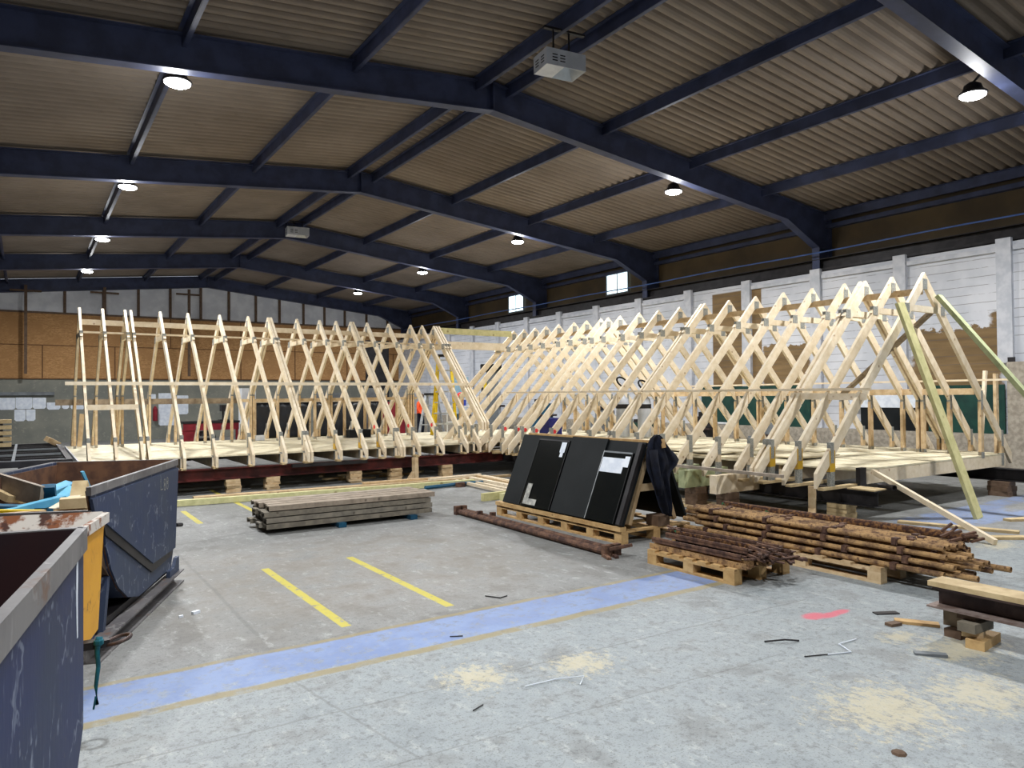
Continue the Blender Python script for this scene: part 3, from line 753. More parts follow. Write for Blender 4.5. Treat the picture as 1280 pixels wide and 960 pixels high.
# rusty perforated lengths on the small pallet
random.seed(3)
for i in range(9):
    x = 5.12 + i * .078; z = .142 + (i % 2) * .004
    bm = B(); L_ = 1.15
    box(bm, 0, .07, 0, L_, 0, .01); box(bm, 0, .008, 0, L_, .01, .05)
    obj('rusty_angle', bm, M['rust'], None, 'rusty angle lying flat on the small pallet, %s from the left' % nth(i), 'steel angle', 'rusty lengths on the small pallet', loc=(x, 4.1 + random.uniform(-.06, .05), z), rz=random.uniform(-.03, .03))
for i in range(7):
    bm = B(); L_ = random.uniform(.95, 1.15); n = 26
    # toothed strip
    box(bm, 0, .09, 0, L_, .02, .03); box(bm, 0, .01, 0, L_, 0, .05)
    for k in range(n): box(bm, .01, .022, k * L_ / n, k * L_ / n + .018, .03, .05)
    obj('toothed_strip', bm, M['rustg'] if i in (3, 4) else M['rustd'], None, 'rusty toothed strip on top of the small pallet load, %s from the left' % nth(i), 'steel strip', 'rusty lengths on the small pallet', loc=(5.16 + i * .088, 4.12 + random.uniform(-.1, .08), .2 + (i % 2) * .045), rz=random.uniform(-.06, .06))
for i in range(14):
    a = random.uniform(-.5, .5); x = 5.25 + (i % 7) * .085; y = (4.03 if i < 9 else 5.2) + random.uniform(-.06, .03); z = .16 + random.uniform(0, .14)
    bm = B(); bar(bm, (-.12*math.cos(a), -.12*math.sin(a), random.uniform(-.03, .03)), (.12*math.cos(a), .12*math.sin(a), random.uniform(-.03, .04)), .035, .012)
    bar(bm, (-.02, -.1, 0), (.02, .12, .02), .02, .02)
    obj('rusty_hook', bm, M['rustd'], None, 'small rusty hooked fitting sticking out of the small pallet load', 'fitting', 'rusty fittings on the small pallet', loc=(x, y, z), rz=random.uniform(-.5, .5))

# rusty tubes with couplers
random.seed(5)
rows = [(0, 9, .166), (1, 8, .229), (2, 7, .292), (3, 5, .355)]
cnt = 0
rowname = ['bottom', 'second', 'third', 'top']
for r, n, z in rows:
    for i in range(n):
        x = 6.19 + i * .079 + r * .041; y0 = 2.95 + random.uniform(-.22, .15) + r*.05; y1 = y0 + 2.75 + random.uniform(-.15, .1)
        e = empty('rusty_tube', (0, 0, 0), 0, 'rusty steel tube, %s layer, %s from the left in the long bundle' % (rowname[r], nth(i)), 'tube', 'rusty tubes on the long pallet')
        j = 0
        obj('shaft', tube(B(), [(x, y0, z), (x + j, y1, z)], .0245, 10, hollow=True), M['rust'], e, smooth=False)
        for q in range(4):
            yy = y0 + .35 + q * .68 + random.uniform(-.1, .1)
            bm = B(); box(bm, x - .031, x + .031, yy - .026, yy + .026, z - .031, z + .031); box(bm, x - .039, x - .031, yy - .018, yy + .018, z - .026, z + .02)
            obj('coupler', bm, M['rustd'], e)
o = obj('long_pipe', tube(B(), [(6.92, 3.1, .36), (6.80, 5.7, .36)], .042, 14, hollow=True), M['rustg'], label='longer darker pipe with green paint lying along the back of the rusty bundle', cat='pipe', smooth=False)
for i in range(12):
    a = random.uniform(-1.2, 1.2)
    obj('rusty_clamp', bar(B(), (0, 0, 0), (.1*math.cos(a), -.06, .09 * math.sin(a)), .03, .018), M['rustd'], None, 'small rusty clamp tangled at the near end of the tube bundle', 'clamp', 'rusty clamps at the tube ends', loc=(6.55 + random.uniform(0, .22), 3.08 + random.uniform(-.1, .15), .36 + random.uniform(0, .07)))
# tubes on the floor, left of the panels
for i, (xa, xb, z, lab) in enumerate([(5.03, 4.95, .045, 'rusty tube lying on the floor before the black panels, left of the pair'), (5.11, 5.05, .05, 'rusty tube lying on the floor before the black panels, right of the pair')]):
    e = empty('floor_tube', (0, 0, 0), 0, lab, 'tube')
    obj('shaft', tube(B(), [(xa, 8.9, z), (xb, 5.62, z)], .035, 10, hollow=True), M['rustd'], e)
    bm = B(); box(bm, xb - .06, xb + .06, 5.62, 5.68, 0, .12); bar(bm, (xb, 5.62, .08), (xb + .1, 5.5, .12), .04, .03); bar(bm, (xb - .04, 5.66, .02), (xb - .09, 5.52, .01), .04, .03)
    obj('end_clamp', bm, M['rustd'], e)
    bm = B(); box(bm, xa - .05, xa + .05, 8.85, 8.92, 0, .12); box(bm, xa - .02, xa + .05, 8.3 - i*.2, 8.35 - i*.2, z + .02, .12)
    obj('fitting', bm, M['rustd'], e)

# ------------------------------------------------------------------ A-frame of black panels
e = empty('panel_trestle', (6.0, 6.0, 0), 0, 'timber A-frame on the long pallet holding the black panels', 'trestle')
for i, y in enumerate((.09, 1.2, 2.35)):
    bm = B(); bar(bm, (-.36, y, .19), (-.04, y, 1.05), .07, .05, side=(0, 1, 0)); obj('leg', bm, M['pine2'], e)
    bm = B(); bar(bm, (.36, y, .19), (.04, y, 1.05), .07, .05, side=(0, 1, 0)); obj('leg', bm, M['pine2'], e)
    obj('crosspiece', box(B(), -.2, .2, y - .02, y + .02, .55, .63), M['pine2'], e)
    obj('sole_block', box(B(), .02, .2, y - .1, y + .1, .142, .26), M['studdk'], e)
obj('top_rail', box(B(), -.07, .06, -.02, 2.42, 1.05, 1.1), M['pallet'], e)
obj('top_rail', box(B(), -.09, -.03, .0, 2.4, 1.1, 1.13), M['pallet'], e)
def slab(name, y0, y1, h0, h1, off, th, mk, side, lab, parent=None, cat='panel'):
    """sheet leaning on one side of the trestle: y range, slope distance range, offset off the frame"""
    a = Vector((5.50, 0, .19)); b = Vector((5.88, 0, 1.10))
    if side > 0: a = Vector((6.50, 0, .19)); b = Vector((6.12, 0, 1.10))
    d = (b - a).normalized(); n = Vector((-d.z, 0, d.x)) if side < 0 else Vector((d.z, 0, -d.x))
    P_ = []
    for hh in (h0, h1):
        for yy, oo in ((y0, off), (y1, off), (y1, off + th), (y0, off + th)):
            q = a + d * hh + n * oo; P_.append((q.x, yy, q.z))
    return obj(name, hexa(B(), P_), M[mk], parent, label=lab, cat=cat if parent is None else None)
s1 = slab('dark_sheet', 6.0, 8.42, .0, .985, .0, .03, 'black', -1, 'large black flat panel leaning on the left side of the trestle')
for i, (y0, y1, h0, h1, lab) in enumerate([(7.32, 7.98, 0, .93, 'tall dark glazed panel leaning at the left, with a small white label'), (6.12, 6.62, 0, .84, 'dark glazed panel leaning at the right, with a large white label')]):
    g = slab('glazed_unit', y0, y1, h0, h1, .034, .025, 'glass', -1, lab)
    slab('edge_bead', y0, y0 + .007, h0, h1, .06, .006, 'darkst', -1, None, g)
    slab('edge_bead', y1 - .007, y1, h0, h1, .06, .006, 'alu' if i else 'darkst', -1, None, g)
    slab('top_bead', y0, y1, h1 - .02, h1, .06, .005, 'greyp' if i else 'darkst', -1, None, g)
    if i == 0:
        slab('paper_label', 7.36, 7.46, .76, .90, .066, .002, 'white', -1, 'white paper label', g)
        slab('paper_label', 7.38, 7.44, .70, .76, .066, .002, 'white', -1, None, g)
        fb = slab('loose_film', 7.80, 7.9, .02, .30, .07, .004, 'film', -1, 'torn clear film', g)
        slab('loose_film', 7.62, 7.80, .02, .10, .07, .004, 'film', -1, None, g)
    else:
        slab('paper_label', 6.22, 6.60, .58, .76, .066, .002, 'white', -1, 'large white label', g)
        slab('paper_label', 6.14, 6.22, .66, .79, .066, .002, 'white', -1, None, g)
slab('dark_sheet', 6.62, 7.30, 0, .99, .034, .022, 'black', -1, 'black unlabelled panel leaning between the two glazed panels')
slab('dark_sheet', 6.02, 8.40, 0, .985, .0, .03, 'black', 1, 'large black panel leaning on the right side of the trestle, behind')
slab('dark_sheet', 6.0, 6.06, 0, .96, .034, .05, 'darkst', -1, 'narrow black strip standing at the near edge of the glazed panels')

# dark jacket hung over the end of the trestle
def cloth():
    bm = B(); rows = [(1.185, 5.93, 5.98), (1.15, 5.87, 6.05), (1.09, 5.83, 6.12), (1.02, 5.81, 6.2), (.95, 5.80, 6.28), (.88, 5.80, 6.33), (.82, 5.81, 6.29), (.76, 5.83, 6.19), (.68, 5.87, 6.17), (.58, 5.92, 6.18), (.48, 5.96, 6.19), (.38, 6.0, 6.2), (.30, 6.05, 6.18), (.27, 6.09, 6.16)]
    n = 18; g = []
    for j, (z, a, b) in enumerate(rows):
        ring = []
        for k in range(2 * n):
            front = k < n; u = k / (n - 1) if front else (2*n - 1 - k) / (n - 1)
            x = a + (b - a) * u; bul = math.sin(math.pi * u) ** .6
            fold = .022 * math.sin(u * 15 + j * .35) + .012 * math.sin(u * 31 - j * .8)
            y = 5.955 - (.055 * bul + fold * bul if front else -.012 * bul)
            ring.append(bm.verts.new((x, y, z + .012 * math.sin(u * 9 + j))))
        g.append(ring)
    for A, C in zip(g, g[1:]):
        for k in range(2*n): bm.faces.new([A[k], A[(k+1) % (2*n)], C[(k+1) % (2*n)], C[k]])
    bm.faces.new(g[0]); bm.faces.new(g[-1][::-1])
    return bm
o = obj('jacket', cloth(), M['coat'], label='dark navy jacket draped over the near end of the trestle', cat='jacket', smooth=True)
obj('sleeve', tube(B(), [(5.86, 5.90, 1.03), (5.87, 5.88, .85), (5.9, 5.87, .68), (5.93, 5.88, .52)], [.05, .048, .045, .035], 10), M['coat'], o, smooth=True)
obj('collar_tag', bar(B(), (5.99, 5.885, 1.15), (6.0, 5.87, 1.05), .06, .01, side=(1, 0, 0)), M['pallet'], o, label='light brown leather patch')

# ------------------------------------------------------------------ steel beam on blocks, right foreground
e = empty('steel_beam', (5.2, 2.55, 0), 0, 'brown steel beam with timber on its top flange on the right, on wood blocks', 'steel beam')
bm = B(); box(bm, -.12, .12, -2.6, 0, .20, .212); obj('bottom_flange', bm, M['flange'], e)
bm = B(); box(bm, -.012, .012, -2.6, -.03, .212, .325); obj('web', bm, M['beamst'], e)
bm = B(); box(bm, -.1, .1, -2.6, -.03, .325, .338); obj('top_flange', bm, M['beamst'], e)
obj('packing_timber', hexa(B(), [(-.1, -2.6, .339), (.1, -2.6, .339), (.1, .0, .339), (-.1, .0, .339), (-.1, -2.6, .372), (.1, -2.6, .372), (.1, .0, .372), (-.1, .0, .372)]), M['ply'], None, 'pale dusty timber laid along the top of the right-hand steel beam', 'timber', loc=(5.2, 2.55, 0))
for i, (x0, x1, y0, y1, z0, z1, mk, rz, lab) in enumerate([
    (-.17, .13, -.06, .05, 0, .06, 'pallet', .1, 'light wooden block on the floor under the right-hand steel beam'),
    (-.05, .22, -.05, .06, 0.0, .055, 'studdk', -.1, 'dark wooden block on the floor behind the light one under the right-hand beam'),
    (-.13, .02, -.05, .07, .06, .10, 'pine2', .3, 'small block in the second layer under the right-hand steel beam'),
    (-.18, .05, -.05, .06, .10, .16, 'greywood', -.05, 'grey weathered block in the third layer under the right-hand steel beam'),
    (.02, .2, -.05, .09, .06, .16, 'pineold', .15, 'brown block behind the grey one under the right-hand steel beam'),
    (-.1, .12, -.05, .06, .16, .199, 'studdk', .05, 'dark packer directly beneath the right-hand steel beam')]):
    yy = [2.26, 2.42, 2.30, 2.27, 2.42, 2.32][i]
    obj('wood_block', box(B(), x0, x1, y0, y1, z0 + .0005, z1 - .0005), M[mk], None, lab, 'block', loc=(5.22, yy, 0), rz=rz)

# ------------------------------------------------------------------ floor litter
def litter(name, pts, r, mk, lab, cat): return obj(name, tube(B(), pts, r, 5), M[mk], label=lab, cat=cat)
litter('plastic_strip', [(4.2, 2.72, .005), (4.36, 2.66, .006), (4.42, 2.78, .012), (4.62, 2.78, .005)], .0045, 'white', 'bent white plastic strip on the floor, right of centre', 'strip')
litter('plastic_strip', [(2.35, 3.4, .008), (2.55, 3.38, .01), (2.7, 3.3, .02), (2.62, 3.24, .008)], .0035, 'white', 'thin bent white strip on the near floor beyond the lane', 'strip')
litter('wire_piece', [(4.08, 3.1, .006), (4.16, 3.0, .03), (4.28, 2.98, .006)], .006, 'darkst', 'curled dark metal piece on the floor near the pink mark', 'scrap')
litter('wire_piece', [(4.05, 2.78, .006), (4.2, 2.72, .006)], .004, 'darkst', 'short dark rod on the floor before the bent white strip', 'scrap')
litter('wire_piece', [(3.15, 5.12, .006), (3.22, 5.0, .006), (3.3, 5.02, .006)], .005, 'darkst', 'small dark hook on the floor beside the blue lane', 'scrap')
litter('wire_piece', [(2.42, 4.4, .006), (2.5, 4.36, .006)], .004, 'darkst', 'small dark scrap lying on the blue lane', 'scrap')
litter('wire_piece', [(1.95, 3.3, .006), (2.03, 3.33, .006)], .0035, 'darkst', 'thin dark twig-like scrap on the near floor', 'scrap')
obj('metal_offcut', box(B(), -.09, .09, -.03, .03, 0, .008), M['darkst'], None, 'dark flat metal offcut beyond the pink mark', 'offcut', loc=(5.35, 2.98, 0), rz=-.5)
obj('wood_offcut', box(B(), -.14, .14, -.04, .04, 0, .02), M['pallet'], None, 'small yellow wood offcut near the sawdust by the right-hand beam', 'offcut', loc=(5.28, 2.72, 0), rz=-1.0)
obj('wood_offcut', box(B(), -.05, .05, -.03, .03, 0, .02), M['studdk'], None, 'small brown wood chip next to the yellow offcut', 'offcut', loc=(5.12, 2.8, 0), rz=-.2)
obj('metal_offcut', hexa(B(), [(-.09, -.02, 0), (.09, -.03, 0), (.09, .02, 0), (-.09, .03, 0), (-.09, -.02, .012), (.09, -.03, .02), (.09, .02, .02), (-.09, .03, .012)]), M['greyp'], None, 'grey bent metal offcut on the floor left of the wood blocks', 'offcut', loc=(4.72, 2.35, 0), rz=-.9)
obj('dirt_clump', lathe(B(), [(.035, 0), (.028, .01), (.01, .014)], n=7), M['studdk'], None, 'small brown clump of dirt at the bottom right of the floor', 'clump', loc=(3.32, 1.8, 0))
obj('paper_scrap', box(B(), -.03, .03, -.015, .015, 0, .02), M['white'], None, 'small crumpled white scrap on the floor near the skips', 'scrap', loc=(1.09, 6.02, 0), rz=.5)
obj('paper_scrap', box(B(), -.015, .015, -.01, .01, 0, .015), M['white'], None, 'tiny white scrap left of the crumpled one near the skips', 'scrap', loc=(.98, 5.98, 0))

# ------------------------------------------------------------------ skips
def skip(name, A, d, w, prof, top, mk, mrim, min_, lab, base=True, rimh=.05, lip=None):
    d = Vector((d[0], d[1], 0)).normalized(); n = Vector((-d.y, d.x, 0))
    if n.x > 0: n = -n
    A = Vector((A[0], A[1], 0))
    e = empty(name, A, 0, lab, 'skip')
    F = lambda s, z, t_: tuple(d * s + n * t_ + Vector((0, 0, z)))
    for t0 in (0, w - .012):
        obj('side_panel', prism(B(), prof, F, t0, t0 + .012), M[mk], e)
    for t0 in (.013, w - .025):
        obj('side_lining', prism(B(), [(s, z - .02) if z > top - .01 else (s, z + .0) for s, z in prof], F, t0, t0 + .01), M[min_], e)
    # belly strips between the sides
    path = [p_ for p_ in prof]
    k0 = [i for i, p_ in enumerate(prof) if p_[1] >= top - .001]
    bm, bi = B(), B()
    N = len(prof)
    for i in range(N):
        a, b = prof[i], prof[(i+1) % N]
        if a[1] >= top - .001 and b[1] >= top - .001: continue
        if lip and i == N - 1: continue
        dv = Vector((b[0]-a[0], b[1]-a[1])); nn = Vector((-dv.y, dv.x)).normalized()
        cx = sum(p_[0] for p_ in prof) / N; cz = sum(p_[1] for p_ in prof) / N
        if nn.dot(Vector((cx - a[0], cz - a[1]))) < 0: nn = -nn
        for q, o0, o1 in ((bm, 0, .01), (bi, .011, .018)):
            P_ = [F(a[0] + nn.x*o0, a[1] + nn.y*o0, .02), F(b[0] + nn.x*o0, b[1] + nn.y*o0, .02), F(b[0] + nn.x*o0, b[1] + nn.y*o0, w - .02), F(a[0] + nn.x*o0, a[1] + nn.y*o0, w - .02),
                  F(a[0] + nn.x*o1, a[1] + nn.y*o1, .02), F(b[0] + nn.x*o1, b[1] + nn.y*o1, .02), F(b[0] + nn.x*o1, b[1] + nn.y*o1, w - .02), F(a[0] + nn.x*o1, a[1] + nn.y*o1, w - .02)]
            hexa(q, P_)
    obj('shell', bm, M[mk], e); obj('shell_lining', bi, M[min_], e)
    ss = [p_[0] for p_ in prof if p_[1] >= top - .001]; s0, s1 = min(ss), max(ss)
    bm = B()
    for t_ in (-.012, w + .0):
        prism(bm, [(s0, top - rimh), (s1, top - rimh), (s1, top + .004), (s0, top + .004)], F, t_, t_ + .03)
    for s, zt in ((s0 - .015 + (.05 if lip else 0), lip or top), (s1 - .015, top)):
        prism(bm, [(s, zt - rimh), (s + .03, zt - rimh), (s + .03, zt + .004), (s, zt + .004)], F, 0, w)
    obj('rim', bm, M[mrim], e)
    return e, F
arc = [(.26, .83), (.30, .68), (.40, .5), (.55, .34), (.75, .22), (1.0, .16), (1.75, .17)]
profA = [(0.0, 1.1), (2.1, 1.1), (1.97, .31), (1.9, .17)] + arc[::-1] + [(.06, .93)]
eA, FA = skip('tipping_skip', (.33, 5.24), (.387, .922), 1.0, profA, 1.1, 'skipgrey', 'skiprim', 'skipin', 'worn blue-grey metal tipping skip filled with timber scraps, farthest of the three skips', lip=.95)
# V-shaped overlapping plate, rocker stiffener and base frame
obj('overlay_plate', prism(B(), [(.0, 1.03), (2.07, 1.03), (1.97, .33), (1.3, .34), (.26, .83), (.05, .93)], FA, -.02, -.001), M['skipgrey'], eA)
obj('rocker_edge', prism(B(), [(.22, .86), (1.28, .36), (1.9, .36), (1.9, .28), (1.3, .27), (.26, .76)], FA, -.012, -.001), M['darkst'], eA)
for t0 in (-.06, .95):
    bm = B(); prism(bm, [(.02, 0), (2.1, 0), (2.1, .012), (.02, .012)], FA, t0, t0 + .1); prism(bm, [(.02, 0), (2.1, 0), (2.1, .11), (.02, .11)], FA, t0 + .085, t0 + .1); prism(bm, [(.02, .1), (2.1, .1), (2.1, .112), (.02, .112)], FA, t0, t0 + .1)
    obj('base_channel', bm, M['skiprim'], eA)
obj('base_plate', prism(B(), [(.05, .11), (2.0, .11), (2.0, .16), (.05, .16)], FA, .05, .9), M['darkst'], eA)
obj('end_stop', prism(B(), [(1.75, .11), (2.05, .11), (2.05, .24), (1.97, .24), (1.9, .17), (1.75, .17)], FA, -.03, .0), M['skipgrey'], eA)
for s in (.1, .3): obj('frame_strut', prism(B(), [(s, .11), (s + .05, .11), (s + .14, .45), (s + .09, .45)], FA, .02, .06), M['skipgrey'], eA)
obj('latch_pin', tube(B(), [FA(2.03, .52, -.01), FA(2.1, .51, -.04)], .018, 8), M['darkst'], eA)
obj('painted_number', B(), M['skiprim'], eA) if False else None
# chalked number on the side
def stroke(bm, pts, w=.006):
    for a, b in zip(pts, pts[1:]): bar(bm, FA(a[0], a[1], -.0215), FA(b[0], b[1], -.0215), w, .001, side=(0, 0, 1) if abs(a[1]-b[1]) < .02 else (.387, .922, 0))
bm = B(); s0, z0 = 1.50, .93
stroke(bm, [(s0, z0 + .06), (s0, z0 - .03), (s0 + .06, z0 - .03)])
ring = lambda cx, cz, r: [(cx + r*math.cos(k*math.pi/4), cz + r*1.3*math.sin(k*math.pi/4)) for k in range(9)]
stroke(bm, ring(s0 + .12, z0 + .02, .022)); stroke(bm, ring(s0 + .12, z0 - .02, .022)); stroke(bm, ring(s0 + .2, z0 + .025, .022)); stroke(bm, ring(s0 + .2, z0 - .015, .026))
obj('chalk_number', bm, M['plate'], eA)['kind'] = 'stuff'
profB = [(0.0, 1.0), (1.45, 1.0), (1.4, .45), (1.2, .12), (.62, .12), (.62, .38), (.2, .40), (.08, .92)]
eB, FB = skip('tipping_skip', (.39, 4.76), (-.29, -.957), .95, profB[:1] + profB[1:], 1.0, 'skipyel', 'rustwhite', 'rustwhite', 'yellow metal tipping skip with rusty rim, between the two blue skips')
bm = B(); prism(bm, [(.1, 0), (1.4, 0), (1.4, .1), (.1, .1)], FB, .1, .2); prism(bm, [(.1, 0), (1.4, 0), (1.4, .1), (.1, .1)], FB, .75, .85)
prism(bm, [(.65, .1), (.75, .1), (.75, .2), (.65, .2)], FB, .1, .85)
obj('base_frame', bm, M['darkst'], eB)
ring_ = obj('lifting_ring', tube(B(), [(.385 + .055 * math.cos(a * math.pi / 8), 4.10 + .05 * math.sin(a * math.pi / 8), .46 + .012 * math.cos(a * math.pi / 8)) for a in range(16)], .010, 8, closed=True), M['beamst'], None, 'steel lifting ring sticking out below the yellow skip', 'ring', smooth=True)
obj('ring_lug', box(B(), .2, .345, 4.07, 4.13, .44, .475), M['darkst'], ring_)
obj('strap', tube(B(), [(.30, 4.06, .50), (.29, 4.05, .44), (.295, 4.05, .36), (.285, 4.05, .27), (.29, 4.05, .18)], [.016, .012, .010, .009, .008], 8), M['teal'], None, 'teal strap hanging from the steel ring beside the yellow skip', 'strap', smooth=True)
sk = [o for o in COL.objects if o.name.startswith('strap')][-1]
obj('knot', lathe(B(), [(.01, -.02), (.022, -.01), (.022, .01), (.01, .02)], (.297, 4.058, .475), 8), M['teal'], sk)
obj('frayed_end', tube(B(), [(.285, 4.05, .22), (.275, 4.05, .16)], .005, 6), M['teal'], sk)
profC = [(0.0, 1.2), (2.0, 1.2), (2.0, .55), (1.7, .22), (.36, .22), (.14, .41), (.0, .51)]
eC, FC = skip('tipping_skip', (.17, 2.96), (-.186, -.983), .95, profC, 1.2, 'skipblue', 'skiprim', 'skipin2', 'scratched blue metal skip nearest the camera, at the left edge', rimh=.075)
bm = B(); prism(bm, [(.2, 0), (1.9, 0), (1.9, .12), (.2, .12)], FC, .06, .16); prism(bm, [(.2, 0), (1.9, 0), (1.9, .12), (.2, .12)], FC, .8, .9); prism(bm, [(.22, .12), (.34, .12), (.34, .24), (.22, .24)], FC, .06, .16)
prism(bm, [(.16, .0), (1.5, .0), (1.5, .24), (.36, .24), (.16, .38)], FC, .02, .04)
obj('base_frame', bm, M['skipblue'], eC)
obj('paint_run', prism(B(), [(.13, 1.11), (.16, 1.12), (.165, .98), (.15, .86), (.135, .86), (.14, 1.0)], FC, -.002, -.0005), M['white'], eC, label='white paint run')
# timber scraps in the far skip
random.seed(11)
def scrap(c, rz, tilt, l, w, h, mk, lab):
    o = obj('wood_scrap', box(B(), -l/2, l/2, -w/2, w/2, -h/2, h/2), M[mk], None, lab, 'wood scrap', loc=c)
    o.rotation_euler = (tilt[0], tilt[1], rz); return o

obj('wood_scrap', bar(B(), (-.40, 7.0, 1.10), (.10, 6.30, .95), .03, .15), M['greytop'], None, 'long grey weathered board slanting across the far skip', 'wood scrap')
SC = [
 ((.04, 6.15, .90), .35, (.0, -.15), .42, .09, .05, 'bluew', 'light blue painted piece lying left of the upright teal one in the skip'),
 ((.145, 6.35, .93), 1.4, (.0, 1.2), .2, .09, .06, 'blued', 'teal painted block standing upright among the scraps in the skip'),
 ((.20, 6.75, .94), .8, (.2, -.2), .3, .09, .05, 'bluew', 'light blue block behind the upright teal one in the skip'),
 ((.26, 6.4, .93), .9, (.5, -.4), .2, .1, .03, 'bluew', 'flat light blue piece left of the plywood blocks in the skip'),
 ((.41, 6.9, 1.0), .3, (.1, 1.2), .14, .05, .02, 'bluew', 'small bright blue tip leaning on the far right side inside the skip'),
 ((.33, 6.25, .95), 1.3, (.0, -.9), .2, .1, .07, 'ply', 'pale timber block standing at the right of the scraps in the skip'),
 ((.30, 5.95, .93), -.1, (.0, .0), .2, .12, .07, 'ply', 'pale timber block lying flat at the right corner of the skip'),
 ((.22, 6.1, .90), .9, (.1, -.25), .5, .07, .03, 'pine', 'pale stick leaning up towards the blocks in the skip'),
 ((.20, 5.95, .88), .5, (.1, -.1), .3, .08, .02, 'pine', 'short cream piece lying in front of the pale stick in the skip'),
 ((-.10, 6.0, .90), -.35, (.0, .05), .4, .05, .02, 'yel', 'yellow painted strip at the left front of the scraps in the skip'),
 ((-.06, 6.6, .93), .7, (.3, .2), .25, .16, .05, 'ply', 'broken chunk of board under the grey one in the skip'),
 ((-.16, 6.2, .90), -.2, (.0, .1), .35, .12, .05, 'blued', 'dark teal piece at the far left of the scraps in the skip'),
 ((.04, 5.92, .89), .1, (.0, .0), .5, .05, .02, 'pine2', 'tan strip along the near lip of the skip'),
 ((.12, 6.05, .87), 1.9, (.2, .1), .3, .1, .04, 'blued', 'dark teal piece beneath the upright one in the skip')]
for a in SC: scrap(*a)
for i in range(14):
    s = random.uniform(.15, 1.7); t_ = random.uniform(.12, .88)
    p_ = Vector(FA(s, random.uniform(.80, .84), t_)) + Vector((.33, 5.24, 0))
    scrap(p_, random.uniform(0, 3), (random.uniform(-.3, .3), random.uniform(-.3, .3)), random.uniform(.2, .45), .09, .03, random.choice(['ply', 'pine2', 'studdk', 'blued']), 'timber scrap low down in the heap inside the far skip')
    [o for o in COL.objects if o.name.startswith('wood_scrap')][-1]['group'] = 'scraps low in the skip'
obj('scrap_heap', prism(B(), [(.12, .70), (2.0, .74), (1.97, .4), (.5, .4)], FA, .03, .95), M['studdk'], eA)

# ------------------------------------------------------------------ steel rack behind the skips
e = empty('steel_rack', (-1.6, 12.7, 0), 0, 'low dark steel frame rack with crossbars beyond the skips', 'rack')
bm = B()
for x in (-.0, 2.15): box(bm, x - .04, x + .04, 0, 5.0, .69, .77)
for y in (0.0, 4.96): box(bm, 0, 2.15, y - .04, y + .04, .68, .77)
obj('frame', bm, M['darkst'], e)
for i in range(9): obj('crossbar', box(B(), .04, 2.11, .45 + i*.5, .49 + i*.5, .70, .75), M['greyp'] if i % 3 == 0 else M['darkst'], e)
for x in (.7, 1.45): obj('long_bar', box(B(), x - .02, x + .02, 0, 5, .75, .775), M['greyp'], e)
for x in (.1, 1.2, 1.55, 2.05): obj('leg', box(B(), x - .04, x + .04, -.03, .05, 0, .69), M['darkst'], e)
for x in (.1, 2.05): obj('leg', box(B(), x - .04, x + .04, 4.9, 4.98, 0, .69), M['darkst'], e)
bm = B(); 
for i in range(12):
    x0 = -2.6 + i*.25
    hexa(bm, [(x0, 10.4, .50 + .01*(i%2)), (x0+.25, 10.4, .50 + .01*((i+1)%2)), (x0+.25, 12.4, .50 + .01*((i+1)%2)), (x0, 12.4, .50 + .01*(i%2)), (x0, 10.4, .56 + .01*(i%2)), (x0+.25, 10.4, .56 + .01*((i+1)%2)), (x0+.25, 12.4, .56 + .01*((i+1)%2)), (x0, 12.4, .56 + .01*(i%2))])
o = obj('pale_sheet', bm, simple('pale_blue_sheet', lin(206,218,236), lin(190,204,226), 3, .5), label='pale blue-white sheet material stacked in front of the steel rack', cat='sheet')
obj('stack_base', box(B(), -2.5, .3, 10.5, 12.3, 0, .49), M['greyp'], o)
o = obj('wood_block', box(B(), -.12, .12, -.1, .1, -.05, .05), M['pine2'], None, 'small timber offcut perched on the rack corner by the left end of the deck', 'block', loc=(.45, 17.2, .82)); o.rotation_euler = (.2, .5, .4)
for i in range(5):
    obj('stacked_beam', box(B(), -2.2, -.22, 16.6, 16.85, .78 + i*.11, .85 + i*.11), M['ply'], None, 'cream beam end in the pile at the far left edge, %s' % ['bottom', 'second', 'third', 'fourth', 'top'][i], 'beam')
    if i < 4: obj('spacer', box(B(), -.6, -.35, 16.62, 16.83, .851 + i*.11, .889 + i*.11), M['darkst'], None, 'dark spacer between the cream beams at the far left edge, %s' % ['lowest', 'second', 'third', 'uppermost'][i], 'spacer')

# ------------------------------------------------------------------ papers, tube light and clutter on the end wall
for i, (x0, x1, z0, z1, lab) in enumerate([(-1.9, -1.4, 1.3, 1.75, 'leftmost'), (-1.38, -.85, 1.28, 1.75, 'second from the left'), (-.84, -.32, 1.30, 1.75, 'third from the left'), (-.31, .22, 1.32, 1.76, 'fourth from the left'), (.23, .66, 1.32, 1.75, 'fifth from the left'),
    (.69, 1.13, 1.28, 1.56, 'sixth from the left, rounded'), (1.18, 1.42, 1.30, 1.54, 'small one right of the rounded sheet'), (1.47, 1.95, 1.28, 1.50, 'behind the first truss'), (-.35, .0, .86, 1.30, 'lower row, left'), (.02, .32, .86, 1.30, 'lower row, right'),
    (4.2, 4.5, 1.45, 1.86, 'narrow sheet behind the fourth truss'), (4.6, 5.3, .55, 1.9, 'large hanging sheet behind the fourth truss'), (5.3, 5.75, 1.0, 1.8, 'hanging sheet right of the large one')]):
    c_ = .06
    bm = B(); prism(bm, [(x0 + c_, z0), (x1 - c_, z0), (x1, z0 + c_), (x1, z1 - .02), (x1 - .02, z1), (x0, z1), (x0, z0 + c_)], lambda u, v, t_: (u, YE - .012 + t_ , v), 0, .008)
    obj('paper_sheet', bm, M['white'], None, 'white paper sheet pinned on the grey end wall, ' + lab, 'paper')
obj('tube_light', box(B(), -2.5, .93, YE - .12, YE - .02, 1.84, 1.96), M['greyp'], None, 'long grey unlit tube fitting on the grey end wall above the papers', 'light fitting')
